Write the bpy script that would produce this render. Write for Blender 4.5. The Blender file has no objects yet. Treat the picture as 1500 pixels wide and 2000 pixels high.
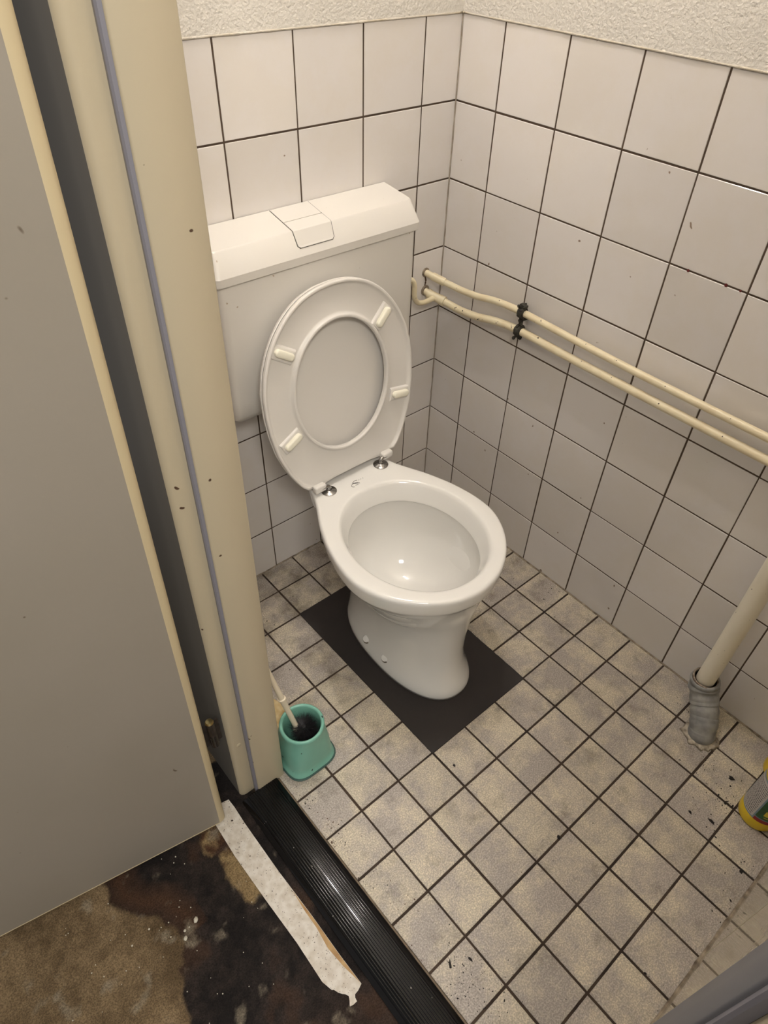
import bpy, bmesh, math, random
from mathutils import Vector, Matrix, noise
PI = math.pi
SC = bpy.context.scene
COL = SC.collection

# ------------------------------------------------------------------ camera
Rr = (0.7558069, -0.6539287, 0.0336628)
Rd = (-0.4345515, -0.5393816, -0.7212714)
Rf = (0.4898172, 0.5305137, -0.6918340)
cam_d = bpy.data.cameras.new('camera')
cam = bpy.data.objects.new('camera', cam_d)
COL.objects.link(cam)
M = Matrix(((Rr[0], -Rd[0], -Rf[0]), (Rr[1], -Rd[1], -Rf[1]), (Rr[2], -Rd[2], -Rf[2])))
cam.matrix_world = Matrix.Translation((-1.19016, -1.15485, 1.40659)) @ M.to_4x4()
cam_d.sensor_fit = 'VERTICAL'
cam_d.sensor_height = 36.0
cam_d.sensor_width = 27.0
cam_d.lens = 1331.17 * 36.0 / 2000.0
cam_d.shift_x = -17.37 / 2000.0
cam_d.shift_y = 21.95 / 2000.0
cam_d.clip_start = 0.01
SC.camera = cam

# ------------------------------------------------------------------ world, light levels, exposure
SC.view_settings.view_transform = 'Standard'
SC.view_settings.look = 'None'
SC.view_settings.exposure = 0.08
SC.view_settings.gamma = 1.0
SC.view_settings.use_curve_mapping = False
w = bpy.data.worlds.new('world'); SC.world = w; w.use_nodes = True
w.node_tree.nodes['Background'].inputs[0].default_value = (1.0, 0.965, 0.92, 1)
w.node_tree.nodes['Background'].inputs[1].default_value = 0.40
BULB = 268.0                       # emission of the two opal bulbs of the toilet lamp
BULB_COL = (1.0, 0.95, 0.92)
BULB_POS = [(-0.42, -0.10, 2.42), (-0.42, -0.28, 2.42)]
HALL_W = 23.0                       # corridor lamp
CEIL = 2.82


# ------------------------------------------------------------------ materials
def srgb(r, g, b):
    def f(c):
        c /= 255.0
        return c / 12.92 if c <= 0.04045 else ((c + 0.055) / 1.055) ** 2.4
    return (f(r), f(g), f(b), 1.0)


def mat(name, col, rough=0.5, metal=0.0, coat=0.0, noise_amt=0.0, noise_scale=30.0, col2=None,
        bump=0.0, bump_scale=200.0, emit=None, spec=None, coat_rough=0.05):
    m = bpy.data.materials.new(name); m.use_nodes = True
    nt = m.node_tree; N = nt.nodes; L = nt.links
    b = N['Principled BSDF']
    b.inputs['Base Color'].default_value = col
    b.inputs['Roughness'].default_value = rough
    b.inputs['Metallic'].default_value = metal
    b.inputs['Coat Weight'].default_value = coat
    b.inputs['Coat Roughness'].default_value = coat_rough
    if spec is not None:
        b.inputs['Specular IOR Level'].default_value = spec
    if emit:
        b.inputs['Emission Color'].default_value = emit[0]
        b.inputs['Emission Strength'].default_value = emit[1]
    tc = N.new('ShaderNodeTexCoord')
    if noise_amt > 0 or col2:
        n = N.new('ShaderNodeTexNoise'); n.inputs['Scale'].default_value = noise_scale
        n.inputs['Detail'].default_value = 6
        L.new(tc.outputs['Object'], n.inputs['Vector'])
        r = N.new('ShaderNodeMapRange'); r.inputs[1].default_value = 0.35; r.inputs[2].default_value = 0.7
        r.inputs[3].default_value = 0.0; r.inputs[4].default_value = max(noise_amt, 0.001)
        L.new(n.outputs['Fac'], r.inputs[0])
        mx = N.new('ShaderNodeMix'); mx.data_type = 'RGBA'
        mx.inputs[6].default_value = col
        mx.inputs[7].default_value = col2 if col2 else (col[0] * .5, col[1] * .5, col[2] * .5, 1)
        L.new(r.outputs[0], mx.inputs[0]); L.new(mx.outputs[2], b.inputs['Base Color'])
    if bump > 0:
        n = N.new('ShaderNodeTexNoise'); n.inputs['Scale'].default_value = bump_scale
        n.inputs['Detail'].default_value = 4
        L.new(tc.outputs['Object'], n.inputs['Vector'])
        bp = N.new('ShaderNodeBump'); bp.inputs['Strength'].default_value = 1.0
        bp.inputs['Distance'].default_value = bump
        L.new(n.outputs['Fac'], bp.inputs['Height']); L.new(bp.outputs['Normal'], b.inputs['Normal'])
    return m


def specks(m, col, scale=60, thr=0.72, seed=0.0, amt=1.0):
    """scatter small dirt specks of an own colour over a material"""
    nt = m.node_tree; N = nt.nodes; L = nt.links; b = N['Principled BSDF']
    tc = N.new('ShaderNodeTexCoord')
    v = N.new('ShaderNodeTexNoise'); v.inputs['Scale'].default_value = scale; v.inputs['Detail'].default_value = 1
    mp = N.new('ShaderNodeMapping'); mp.inputs['Location'].default_value = (seed, seed * 2, seed * 3)
    L.new(tc.outputs['Object'], mp.inputs[0]); L.new(mp.outputs[0], v.inputs['Vector'])
    r = N.new('ShaderNodeMapRange'); r.inputs[1].default_value = thr; r.inputs[2].default_value = thr + 0.02
    r.inputs[4].default_value = amt
    L.new(v.outputs['Fac'], r.inputs[0])
    mx = N.new('ShaderNodeMix'); mx.data_type = 'RGBA'
    L.new(r.outputs[0], mx.inputs[0])
    s = b.inputs['Base Color']
    if s.is_linked:
        L.new(s.links[0].from_socket, mx.inputs[6])
    else:
        mx.inputs[6].default_value = s.default_value
    mx.inputs[7].default_value = col
    L.new(mx.outputs[2], s)
    return m


def attr_tile_mat(name, base, alt, rough, bump, spread, grime_col=None, speck=None):
    """glazed / stoneware tile: every tile has its own random number in the face attribute 'tid'"""
    m = bpy.data.materials.new(name); m.use_nodes = True
    nt = m.node_tree; N = nt.nodes; L = nt.links; b = N['Principled BSDF']
    at = N.new('ShaderNodeAttribute'); at.attribute_name = 'tid'
    tc = N.new('ShaderNodeTexCoord')
    n = N.new('ShaderNodeTexNoise'); n.noise_dimensions = '4D'
    n.inputs['Scale'].default_value = spread; n.inputs['Detail'].default_value = 7
    n.inputs['Roughness'].default_value = 0.70
    mm = N.new('ShaderNodeMath'); mm.operation = 'MULTIPLY'; mm.inputs[1].default_value = 37.0
    L.new(at.outputs['Fac'], mm.inputs[0]); L.new(mm.outputs[0], n.inputs['W'])
    L.new(tc.outputs['Object'], n.inputs['Vector'])
    r = N.new('ShaderNodeMapRange'); r.inputs[1].default_value = 0.44; r.inputs[2].default_value = 0.58
    L.new(n.outputs['Fac'], r.inputs[0])
    mx = N.new('ShaderNodeMix'); mx.data_type = 'RGBA'
    mx.inputs[6].default_value = base; mx.inputs[7].default_value = alt
    L.new(r.outputs[0], mx.inputs[0])
    # per tile value shift
    hv = N.new('ShaderNodeHueSaturation')
    mr = N.new('ShaderNodeMapRange'); mr.inputs[3].default_value = 0.93; mr.inputs[4].default_value = 1.06
    L.new(at.outputs['Fac'], mr.inputs[0]); L.new(mr.outputs[0], hv.inputs['Value'])
    L.new(mx.outputs[2], hv.inputs['Color'])
    out = hv.outputs['Color']
    if speck:
        sn = N.new('ShaderNodeTexNoise'); sn.inputs['Scale'].default_value = 360; sn.inputs['Detail'].default_value = 2
        L.new(tc.outputs['Object'], sn.inputs['Vector'])
        sr = N.new('ShaderNodeMapRange'); sr.inputs[1].default_value = 0.42; sr.inputs[2].default_value = 0.66
        sr.inputs[3].default_value = 0.76; sr.inputs[4].default_value = 1.22
        L.new(sn.outputs['Fac'], sr.inputs[0])
        h2 = N.new('ShaderNodeHueSaturation'); L.new(sr.outputs[0], h2.inputs['Value']); L.new(out, h2.inputs['Color'])
        out = h2.outputs['Color']
    if grime_col:
        gn = N.new('ShaderNodeTexNoise'); gn.inputs['Scale'].default_value = 16; gn.inputs['Detail'].default_value = 10
        gn.inputs['Roughness'].default_value = 0.7
        L.new(tc.outputs['Object'], gn.inputs['Vector'])
        # dirt collects towards the back of the room (+y)
        sx = N.new('ShaderNodeSeparateXYZ'); L.new(tc.outputs['Object'], sx.inputs[0])
        yr = N.new('ShaderNodeMapRange'); yr.inputs[1].default_value = -0.75; yr.inputs[2].default_value = 0.0
        yr.inputs[3].default_value = 0.0; yr.inputs[4].default_value = 0.11
        L.new(sx.outputs[1], yr.inputs[0])
        ad = N.new('ShaderNodeMath'); ad.operation = 'ADD'
        L.new(gn.outputs['Fac'], ad.inputs[0]); L.new(yr.outputs[0], ad.inputs[1])
        gr = N.new('ShaderNodeMapRange'); gr.inputs[1].default_value = 0.54; gr.inputs[2].default_value = 0.80
        gr.inputs[4].default_value = 0.75
        L.new(ad.outputs[0], gr.inputs[0])
        m3 = N.new('ShaderNodeMix'); m3.data_type = 'RGBA'; L.new(gr.outputs[0], m3.inputs[0])
        L.new(out, m3.inputs[6]); m3.inputs[7].default_value = grime_col
        out = m3.outputs[2]
    L.new(out, b.inputs['Base Color'])
    b.inputs['Roughness'].default_value = rough
    bn = N.new('ShaderNodeTexNoise'); bn.inputs['Scale'].default_value = 9 if not speck else 260
    bn.inputs['Detail'].default_value = 2
    L.new(tc.outputs['Object'], bn.inputs['Vector'])
    bp = N.new('ShaderNodeBump'); bp.inputs['Distance'].default_value = bump
    L.new(bn.outputs['Fac'], bp.inputs['Height']); L.new(bp.outputs['Normal'], b.inputs['Normal'])
    return m


M_WTILE = attr_tile_mat('white_wall_tile', srgb(228, 223, 219), srgb(226, 220, 213), 0.10, 0.0012, 5.0)
specks(M_WTILE, srgb(120, 90, 60), 55, 0.80, 3.1, 0.8)
M_FTILE = attr_tile_mat('mottled_floor_tile', srgb(174, 165, 156), srgb(206, 195, 173), 0.42, 0.0005, 9.0,
                        grime_col=srgb(84, 72, 52), speck=True)
M_GROUT = mat('dark_wall_grout', srgb(88, 72, 58), 0.9, noise_amt=0.6, noise_scale=25)
M_FGROUT = mat('dirty_floor_grout', srgb(72, 58, 47), 0.9, noise_amt=0.9, noise_scale=18, col2=srgb(34, 26, 22))
M_PLASTER = mat('textured_plaster', srgb(224, 219, 210), 0.85, bump=0.0024, bump_scale=190, noise_amt=.12, noise_scale=5)
M_CEIL = mat('ceiling_paint', srgb(240, 237, 230), 0.9, bump=0.001, bump_scale=80)
M_PORC = mat('white_porcelain', srgb(236, 234, 229), 0.09, coat=0.4, noise_amt=.05, noise_scale=3, col2=srgb(210, 200, 180))
M_PLAST = mat('white_plastic', srgb(224, 220, 214), 0.33, noise_amt=.10, noise_scale=4, col2=srgb(215, 206, 190))
M_CIST = mat('cistern_plastic', srgb(222, 218, 211), 0.30, noise_amt=.15, noise_scale=6, col2=srgb(212, 202, 184))
specks(M_CIST, srgb(150, 120, 80), 70, 0.78, 1.0, 0.7)
M_PAD = mat('cream_buffer', srgb(240, 236, 218), 0.4)
M_CHROME = mat('chrome', srgb(170, 168, 165), 0.18, metal=1.0, noise_amt=.6, noise_scale=60)
M_BLACKPATCH = mat('black_patch', srgb(44, 38, 36), 0.62, noise_amt=.6, noise_scale=7, col2=srgb(30, 26, 26), bump=.0003, bump_scale=50)
M_PIPE = mat('cream_pipe_paint', srgb(230, 219, 188), 0.38, noise_amt=.5, noise_scale=22, col2=srgb(212, 190, 150), bump=.0006, bump_scale=90)
specks(M_PIPE, srgb(60, 44, 28), 130, 0.745, 5.3)
M_RUST = mat('corroded_clamp', srgb(78, 76, 66), 0.75, metal=.2, noise_amt=1, noise_scale=90, col2=srgb(34, 26, 24), bump=.003, bump_scale=160)
M_PVC = mat('cream_waste_pipe', srgb(240, 233, 215), 0.35, noise_amt=.3, noise_scale=8, col2=srgb(220, 206, 178))
specks(M_PVC, srgb(90, 70, 50), 110, 0.76, 2.2)
M_TAPE = mat('grey_duct_tape', srgb(128, 128, 127), 0.5, noise_amt=.7, noise_scale=45, col2=srgb(168, 166, 160), bump=.0022, bump_scale=38)
M_CEMENT = mat('white_filler', srgb(200, 190, 172), 0.9, noise_amt=.9, noise_scale=90, col2=srgb(90, 76, 62), bump=.003, bump_scale=120)
M_GREEN = mat('mint_plastic', srgb(128, 186, 168), 0.35, noise_amt=.35, noise_scale=14, col2=srgb(108, 164, 146))
specks(M_GREEN, srgb(24, 44, 38), 75, 0.735, 7.7)
M_DKGREEN = mat('dark_green_plastic', srgb(58, 88, 82), 0.5)
M_BRISTLE = mat('black_bristle', srgb(22, 19, 24), 0.6)
M_HANDLE = mat('cream_plastic_handle', srgb(232, 220, 196), 0.35)
M_YELLOW = mat('yellow_plastic', srgb(228, 196, 42), 0.3)
M_FRAME = mat('frame_paint', srgb(192, 180, 154), 0.42, noise_amt=.22, noise_scale=6, col2=srgb(194, 182, 158))
specks(M_FRAME, srgb(84, 62, 48), 60, 0.775, 9.1)
M_SEAL = mat('grey_rubber_seal', srgb(132, 131, 140), 0.5)
M_LOCKSIDE = mat('blue_grey_lockside', srgb(112, 113, 120), 0.45)  # blue-grey tone of the lock-side reveal
M_FLANK = mat('dark_grey_flank_shade', srgb(96, 92, 86), 0.6)  # shade of the hinge gap put into the colour of the jamb's corridor flank
M_NAVY = mat('dark_slate_lockside', srgb(70, 74, 88), 0.5)  # slate tone of the lock-side jamb's outer faces
M_GROOVE = mat('seal_groove', srgb(60, 58, 62), 0.6)
M_DOOR = mat('door_panel_paint', srgb(158, 150, 138), 0.5, noise_amt=.4, noise_scale=3, col2=srgb(146, 138, 122))
specks(M_DOOR, srgb(88, 72, 54), 45, 0.80, 4.4)
M_EDGE = mat('door_edge_lipping', srgb(206, 190, 154), 0.45)
M_DARKMETAL = mat('dark_hinge_metal', srgb(74, 66, 60), 0.4, metal=.6, noise_amt=.8, noise_scale=90)
M_BRASS = mat('brass', srgb(190, 170, 120), 0.3, metal=1)
M_RUBBER = mat('black_ridged_rubber', srgb(9, 8, 9), 0.085, spec=.30, noise_amt=.5, noise_scale=30, col2=srgb(20, 18, 18))
specks(M_RUBBER, srgb(150, 145, 140), 90, 0.775, 6.0, .7)
M_STRIP = mat('dirty_white_tape', srgb(224, 218, 208), 0.6, noise_amt=.8, noise_scale=70, col2=srgb(190, 178, 160), bump=.0006, bump_scale=90)
specks(M_STRIP, srgb(72, 60, 50), 330, 0.70, 8.2, .9)
specks(M_STRIP, srgb(60, 48, 38), 110, 0.755, 3.2)
M_STRIPEDGE = mat('orange_stained_tape_edge', srgb(190, 158, 108), 0.6, noise_amt=.9, noise_scale=50, col2=srgb(160, 120, 74))
M_TRIM = mat('worn_brass_trim', srgb(120, 102, 78), 0.5, noise_amt=.9, noise_scale=60)
M_DIRT = mat('black_dirt', srgb(30, 25, 22), 0.8)
M_DIRT2 = mat('brown_dirt', srgb(86, 62, 44), 0.85)
M_DRIP = mat('white_paint_drip', srgb(214, 208, 190), 0.5)
M_MARK = mat('printed_mark', srgb(70, 66, 62), 0.6)
M_GLASS = mat('opal_bulb', (1, 1, 1, 1), 0.3, emit=((*BULB_COL, 1), BULB))
M_LAMPBASE = mat('lamp_base', srgb(225, 222, 215), 0.5)
M_PAPER = mat('yellowed_scrap', srgb(222, 204, 158), 0.8, noise_amt=.8, noise_scale=60, col2=srgb(190, 150, 90))
M_LABELW = mat('label_white', srgb(205, 200, 195), 0.4)
M_LABELB = mat('label_grey_blue', srgb(130, 150, 165), 0.4)
M_LABELG = mat('label_green', srgb(44, 104, 62), 0.4, noise_amt=.8, noise_scale=90, col2=srgb(60, 70, 40))
M_LABELR = mat('label_red', srgb(150, 36, 40), 0.4)
M_LABELY = mat('label_lemon', srgb(226, 206, 60), 0.4)
M_INK = mat('label_ink', srgb(80, 76, 80), 0.5)
M_CAULK = mat('dirty_caulk', srgb(170, 156, 136), 0.7, noise_amt=1, noise_scale=45, col2=srgb(70, 56, 44))


# ------------------------------------------------------------------ object helpers
def link(name, me, parent=None, loc=None):
    o = bpy.data.objects.new(name, me)
    COL.objects.link(o)
    if parent is not None:
        o.parent = parent
    if loc is not None:
        o.location = loc
    return o


def from_bm(name, bm, mats, parent=None, smooth=False, origin=None, bevel=0.0, bseg=2, subsurf=0, angle=35):
    """bm holds world coordinates; vertices are shifted so the object's origin is at `origin`
    (the parent's origin for a child)."""
    org = Vector(origin) if origin is not None else (Vector(parent['_w']) if parent is not None else Vector((0, 0, 0)))
    bmesh.ops.recalc_face_normals(bm, faces=bm.faces[:])
    bmesh.ops.translate(bm, verts=bm.verts[:], vec=-org)
    me = bpy.data.meshes.new(name)
    bm.to_mesh(me); bm.free()
    if not isinstance(mats, (list, tuple)):
        mats = [mats]
    for m in mats:
        me.materials.append(m)
    if smooth:
        for p in me.polygons:
            p.use_smooth = True
        if smooth == 'auto':
            me.set_sharp_from_angle(angle=math.radians(angle))
    if parent is not None:
        pw = Vector(parent['_w'])
        o = link(name, me, parent, org - pw)
    else:
        o = link(name, me, None, org)
    o['_w'] = list(org)
    if bevel > 0:
        b = o.modifiers.new('bevel', 'BEVEL'); b.width = bevel; b.segments = bseg; b.limit_method = 'ANGLE'
        b.angle_limit = math.radians(30)
    if subsurf:
        s = o.modifiers.new('subsurf', 'SUBSURF'); s.levels = subsurf; s.render_levels = subsurf
    return o


def thing(name, loc, label, cat, group=None):
    o = bpy.data.objects.new(name, None); COL.objects.link(o)
    o.location = loc; o.empty_display_size = 0.05
    o['_w'] = list(loc)
    tag(o, label, cat, group)
    return o


def tag(o, label=None, cat=None, group=None, kind=None):
    if label: o['label'] = label
    if cat: o['category'] = cat
    if group: o['group'] = group
    if kind: o['kind'] = kind
    return o


def box(bm, x0, x1, y0, y1, z0, z1, mi=0):
    v = [bm.verts.new(p) for p in ((x0, y0, z0), (x1, y0, z0), (x1, y1, z0), (x0, y1, z0),
                                   (x0, y0, z1), (x1, y0, z1), (x1, y1, z1), (x0, y1, z1))]
    for f in ((3, 2, 1, 0), (4, 5, 6, 7), (0, 1, 5, 4), (1, 2, 6, 5), (2, 3, 7, 6), (3, 0, 4, 7)):
        bm.faces.new([v[i] for i in f]).material_index = mi
    return v


def ring(bm, pts):
    return [bm.verts.new(p) for p in pts]


def bridge(bm, a, b, mi=0):
    n = len(a); fs = []
    for i in range(n):
        j = (i + 1) % n
        f = bm.faces.new((a[i], a[j], b[j], b[i])); f.material_index = mi; fs.append(f)
    return fs


def loft(bm, rings, cap0=True, cap1=True, mi=0):
    rs = [ring(bm, r) for r in rings]
    for a, b in zip(rs, rs[1:]):
        bridge(bm, a, b, mi)
    if cap0: bm.faces.new(rs[0][::-1]).material_index = mi
    if cap1: bm.faces.new(rs[-1]).material_index = mi
    return rs


def prism(bm, poly, z0, z1, mi=0, shear=(0, 0)):
    return loft(bm, [[(x + shear[0] * z0, y + shear[1] * z0, z0) for x, y in poly],
                     [(x + shear[0] * z1, y + shear[1] * z1, z1) for x, y in poly]], mi=mi)


def catmull(pts, n=8):
    P = [Vector(p) for p in pts]
    P = [P[0] * 2 - P[1]] + P + [P[-1] * 2 - P[-2]]
    out = []
    for i in range(1, len(P) - 2):
        for k in range(n):
            t = k / n
            out.append(0.5 * ((2 * P[i]) + (-P[i - 1] + P[i + 1]) * t + (2 * P[i - 1] - 5 * P[i] + 4 * P[i + 1] - P[i + 2]) * t * t
                              + (-P[i - 1] + 3 * P[i] - 3 * P[i + 1] + P[i + 2]) * t ** 3))
    out.append(P[-2])
    return out


def tube(bm, path, rad, seg=20, mi=0, caps=True):
    path = [Vector(p) for p in path]
    n = len(path)
    up = Vector((0.123, 0.31, 0.95))
    rings = []
    prev = None
    for i, p in enumerate(path):
        t = (path[min(i + 1, n - 1)] - path[max(i - 1, 0)]).normalized()
        if prev is None:
            a = t.cross(up)
            if a.length < 1e-3: a = t.cross(Vector((1, 0, 0)))
            a.normalize()
        else:
            a = (prev - t * prev.dot(t)).normalized()
        prev = a
        b = t.cross(a)
        r = rad[i] if isinstance(rad, (list, tuple)) else rad
        rings.append([p + a * (r * math.cos(2 * PI * k / seg)) + b * (r * math.sin(2 * PI * k / seg)) for k in range(seg)])
    return loft(bm, rings, caps, caps, mi)


def lathe(bm, prof, center, axis=(0, 0, 1), seg=40, mi=0, cap0=True, cap1=True):
    """prof: (radius, height) list along axis from center"""
    ax = Vector(axis).normalized(); c = Vector(center)
    a = ax.cross(Vector((0, 0, 1)))
    if a.length < 1e-3: a = Vector((1, 0, 0))
    a.normalize(); b = ax.cross(a)
    rings = [[c + ax * h + a * (max(r, 1e-5) * math.cos(2 * PI * k / seg)) + b * (max(r, 1e-5) * math.sin(2 * PI * k / seg)) for k in range(seg)]
             for r, h in prof]
    return loft(bm, rings, cap0, cap1, mi)


def interp(tab, x):
    if x <= tab[0][0]: return tab[0][1]
    for (a, b), (c, d) in zip(tab, tab[1:]):
        if x <= c: return b + (d - b) * (x - a) / (c - a)
    return tab[-1][1]


# ------------------------------------------------------------------ tiled surfaces
def frange_joints(first, step, lo, hi):
    js = [first + i * step for i in range(-60, 61) if lo + 1e-4 < first + i * step < hi - 1e-4]
    return sorted(js)


def tiled(name, us, vs, mp, gap, depth, mats, seed, tilt=0.0, backing=None, chamf=0.0008, drop=0.0012, skip=None, uedge=0.001, vedge=0.001):
    """us, vs: sorted joint coordinates incl. both borders. mp(u, v, d) -> xyz, d towards the viewer"""
    rnd = random.Random(seed)
    bm = bmesh.new()
    tid = bm.faces.layers.float.new('tid')
    h = gap / 2
    for i in range(len(us) - 1):
        for j in range(len(vs) - 1):
            if skip and skip((us[i] + us[i + 1]) / 2, (vs[j] + vs[j + 1]) / 2):
                continue
            u0 = us[i] + (h if i else uedge); u1 = us[i + 1] - (h if i < len(us) - 2 else uedge)
            v0 = vs[j] + (h if j else vedge); v1 = vs[j + 1] - (h if j < len(vs) - 2 else vedge)
            if u1 - u0 < 0.006 or v1 - v0 < 0.006: continue
            tu, tv = rnd.gauss(0, tilt), rnd.gauss(0, tilt)
            r = rnd.random(); jit = rnd.gauss(0, gap * .06), rnd.gauss(0, gap * .06)
            uc, vc = (u0 + u1) / 2, (v0 + v1) / 2
            cc = chamf
            def P(u, v, d):
                return bm.verts.new(mp(u + jit[0], v + jit[1], d + (u - uc) * tu + (v - vc) * tv))
            a = [P(u0, v0, -drop - .001), P(u1, v0, -drop - .001), P(u1, v1, -drop - .001), P(u0, v1, -drop - .001)]
            b = [P(u0, v0, -cc), P(u1, v0, -cc), P(u1, v1, -cc), P(u0, v1, -cc)]
            c = [P(u0 + cc, v0 + cc, 0), P(u1 - cc, v0 + cc, 0), P(u1 - cc, v1 - cc, 0), P(u0 + cc, v1 - cc, 0)]
            for f in bridge(bm, a, b) + bridge(bm, b, c) + [bm.faces.new(c)]:
                f[tid] = r; f.material_index = 0
    # grout bed with body behind it
    U0, U1, V0, V1 = us[0], us[-1], vs[0], vs[-1]
    q = [bm.verts.new(mp(*p, -drop)) for p in ((U0, V0), (U1, V0), (U1, V1), (U0, V1))]
    k = [bm.verts.new(mp(*p, -depth)) for p in ((U0, V0), (U1, V0), (U1, V1), (U0, V1))]
    for f in bridge(bm, k, q) + [bm.faces.new(q), bm.faces.new(k[::-1])]:
        f.material_index = 1
    return bm


P = 0.153
Z0, A0, B0 = 1.21384, 0.11299, 0.09735
ZT = 1.2095
Q = 0.10051
GX, GY = -0.30402, -0.68585
YF = -1.290       # front wall
XL = -0.900       # door wall (room side)
vj = [0.0] + sorted(Z0 - j * P for j in range(1, 8)) + [ZT]


def wall(name, us, mp, seed, plaster_box):
    bm = tiled(name, us, vj, mp, 0.0034, 0.05, None, seed, tilt=0.0022)
    box(bm, *plaster_box, 2)
    for f in bm.faces:
        pass
    o = from_bm(name, bm, [M_WTILE, M_GROUT, M_PLASTER])
    tag(o, kind='structure')
    return o


# back wall (y = 0), x from -0.9 to 0
us = [XL] + sorted(-(B0 + i * P) for i in range(0, 6) if -(B0 + i * P) > XL + .005) + [0.0]
wall('wall_back', us, lambda u, v, d: (u, -d, v), 11, (XL - .08, 0.05, -0.0015, .05, ZT, CEIL))
# right wall (x = 0), y from YF to 0
us = [YF] + sorted(-(A0 + i * P) for i in range(0, 8) if -(A0 + i * P) > YF + .005) + [0.0]
wall('wall_right', us, lambda u, v, d: (-d, u, v), 12, (-0.0015, .05, YF - .05, -0.0015, ZT, CEIL))
# front wall (y = YF)
bm = tiled('wall_front', [XL, -.502, 0.0], [0.0, ZT], lambda u, v, d: (u, YF + d, v), .0030, 0.05, None, 13, tilt=0.0, drop=.0010, chamf=.0003)
box(bm, XL - .08, 0.0, YF - .05, YF + .0015, ZT, CEIL, 2)
M_PANEL = mat('glossy_wall_panel', srgb(206, 194, 170), .07, coat=.35, coat_rough=.05, bump=.0011, bump_scale=9)
tag(from_bm('wall_front', bm, [M_PANEL, M_GROUT, M_PLASTER]), kind='structure')
# left wall pieces either side of the doorway
DY0, DY1 = -0.452, -1.262     # rough opening edges
us = [DY0, -.30, -.147, -0.002]
wall('wall_left', us, lambda u, v, d: (XL + d, u, v), 14, (XL - .040, XL + .0015, DY0, -0.002, ZT, CEIL))
bm = bmesh.new(); box(bm, XL - .06, XL, YF, DY1, 0, CEIL)
box(bm, XL - .06, XL, DY1, DY0, 2.06, CEIL)
tag(from_bm('wall_left', bm, M_PLASTER), kind='structure')
# corridor wall outside the doorway, hinge side
bm = bmesh.new(); box(bm, -0.958, -0.9405, -.40, 0.5, 0, CEIL + .1)
tag(from_bm('wall_corridor', bm, mat('corridor_wall_paint', srgb(150, 140, 124), .8)), kind='structure')
# ceiling
bm = bmesh.new(); box(bm, XL - .08, .05, YF - .05, .05, CEIL, CEIL + .05)
tag(from_bm('ceiling', bm, M_CEIL), kind='structure')

# floor tiles; black patch area is left out
fus = [XL + .002] + [x for x in frange_joints(GX, Q, XL + .02, -.01)] + [0.0]
fvs = [YF] + [y for y in frange_joints(GY, Q, YF + .01, -.01)] + [0.0]
PX0, PX1 = GX - 3 * Q, GX
PY0, PY1 = GY, GY + 5 * Q
bm = tiled('floor', fus, fvs, lambda u, v, d: (u, v, d), 0.0046, 0.06, None, 21, tilt=0.003, chamf=.0008, drop=.0011,
           skip=lambda u, v: PX0 < u < PX1 and PY0 < v < PY1)
tag(from_bm('floor', bm, [M_FTILE, M_FGROUT]), kind='structure')

# black patch around the toilet foot, slightly ragged edge
rnd = random.Random(5)
bm = bmesh.new()
def ragged(x0, y0, x1, y1, n, amp, seed):
    r = random.Random(seed); out = []
    for k in range(n):
        t = k / n; dx, dy = x1 - x0, y1 - y0; L = math.hypot(dx, dy)
        o = noise.noise(Vector((t * L * 60 + seed * 7, seed, 0))) * amp + r.gauss(0, amp * .15)
        out.append((x0 + dx * t - dy / L * o, y0 + dy * t + dx / L * o))
    return out
e = .0015
poly = ragged(PX0 - e, PY0 - e, PX1 + e, PY0 - e, 60, .0012, 1) + ragged(PX1 + e, PY0 - e, PX1 + e, PY1 + e, 90, .0016, 2) + \
    ragged(PX1 + e, PY1 + e, PX0 - e, PY1 + e, 60, .001, 3) + ragged(PX0 - e, PY1 + e, PX0 - e, PY0 - e, 90, .003, 4)
prism(bm, poly, -0.0010, 0.0009)
o = from_bm('floor_patch', bm, M_BLACKPATCH, origin=((PX0 + PX1) / 2, (PY0 + PY1) / 2, 0))
tag(o, 'matt black rectangular patch set in the floor tiles around the toilet foot', 'floor patch')

# dirty caulk bead along wall bases
def bead(name, pts, r, seed, m):
    bm = bmesh.new(); rr = random.Random(seed)
    path = []
    for (a, b) in zip(pts, pts[1:]):
        n = 60
        for k in range(n):
            path.append(Vector(a).lerp(Vector(b), k / n) + Vector((rr.gauss(0, .0004), rr.gauss(0, .0004), 0)))
    path.append(Vector(pts[-1]))
    tube(bm, path, [r * (1 + .35 * noise.noise(p * 40)) for p in path], 8)
    return tag(from_bm(name, bm, m, smooth=True), kind='structure')
bead('trim_1', [(-.888, YF + .0008, 0.0005), (-.003, YF + .0008, 0.0005)], .0032, 1, M_CAULK)
bead('trim_2', [(-.0012, YF + .004, 0.0), (-.0012, -.004, 0.0)], .0028, 2, M_CAULK)
bead('trim_3', [(-.003, -.0012, 0.0), (-.89, -.0012, 0.0)], .0022, 3, M_CAULK)
bead('trim_4', [(-.0008, -.0008, 0.004), (-.0008, -.0008, ZT)], .0018, 4,
     mat('corner_caulk', srgb(176, 166, 152), .6, noise_amt=.8, noise_scale=30, col2=srgb(110, 96, 80)))
# plaster lip on top of the tiling
bead('trim_5', [(XL, -.0012, ZT + .001), (-.002, -.0012, ZT + .001), (-.0012, -.002, ZT + .001), (-.0012, YF, ZT + .001)], .0017, 5,
     mat('plaster_lip', srgb(205, 198, 186), .9, noise_amt=.7, noise_scale=30, col2=srgb(190, 176, 150), bump=.003, bump_scale=150))

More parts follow.
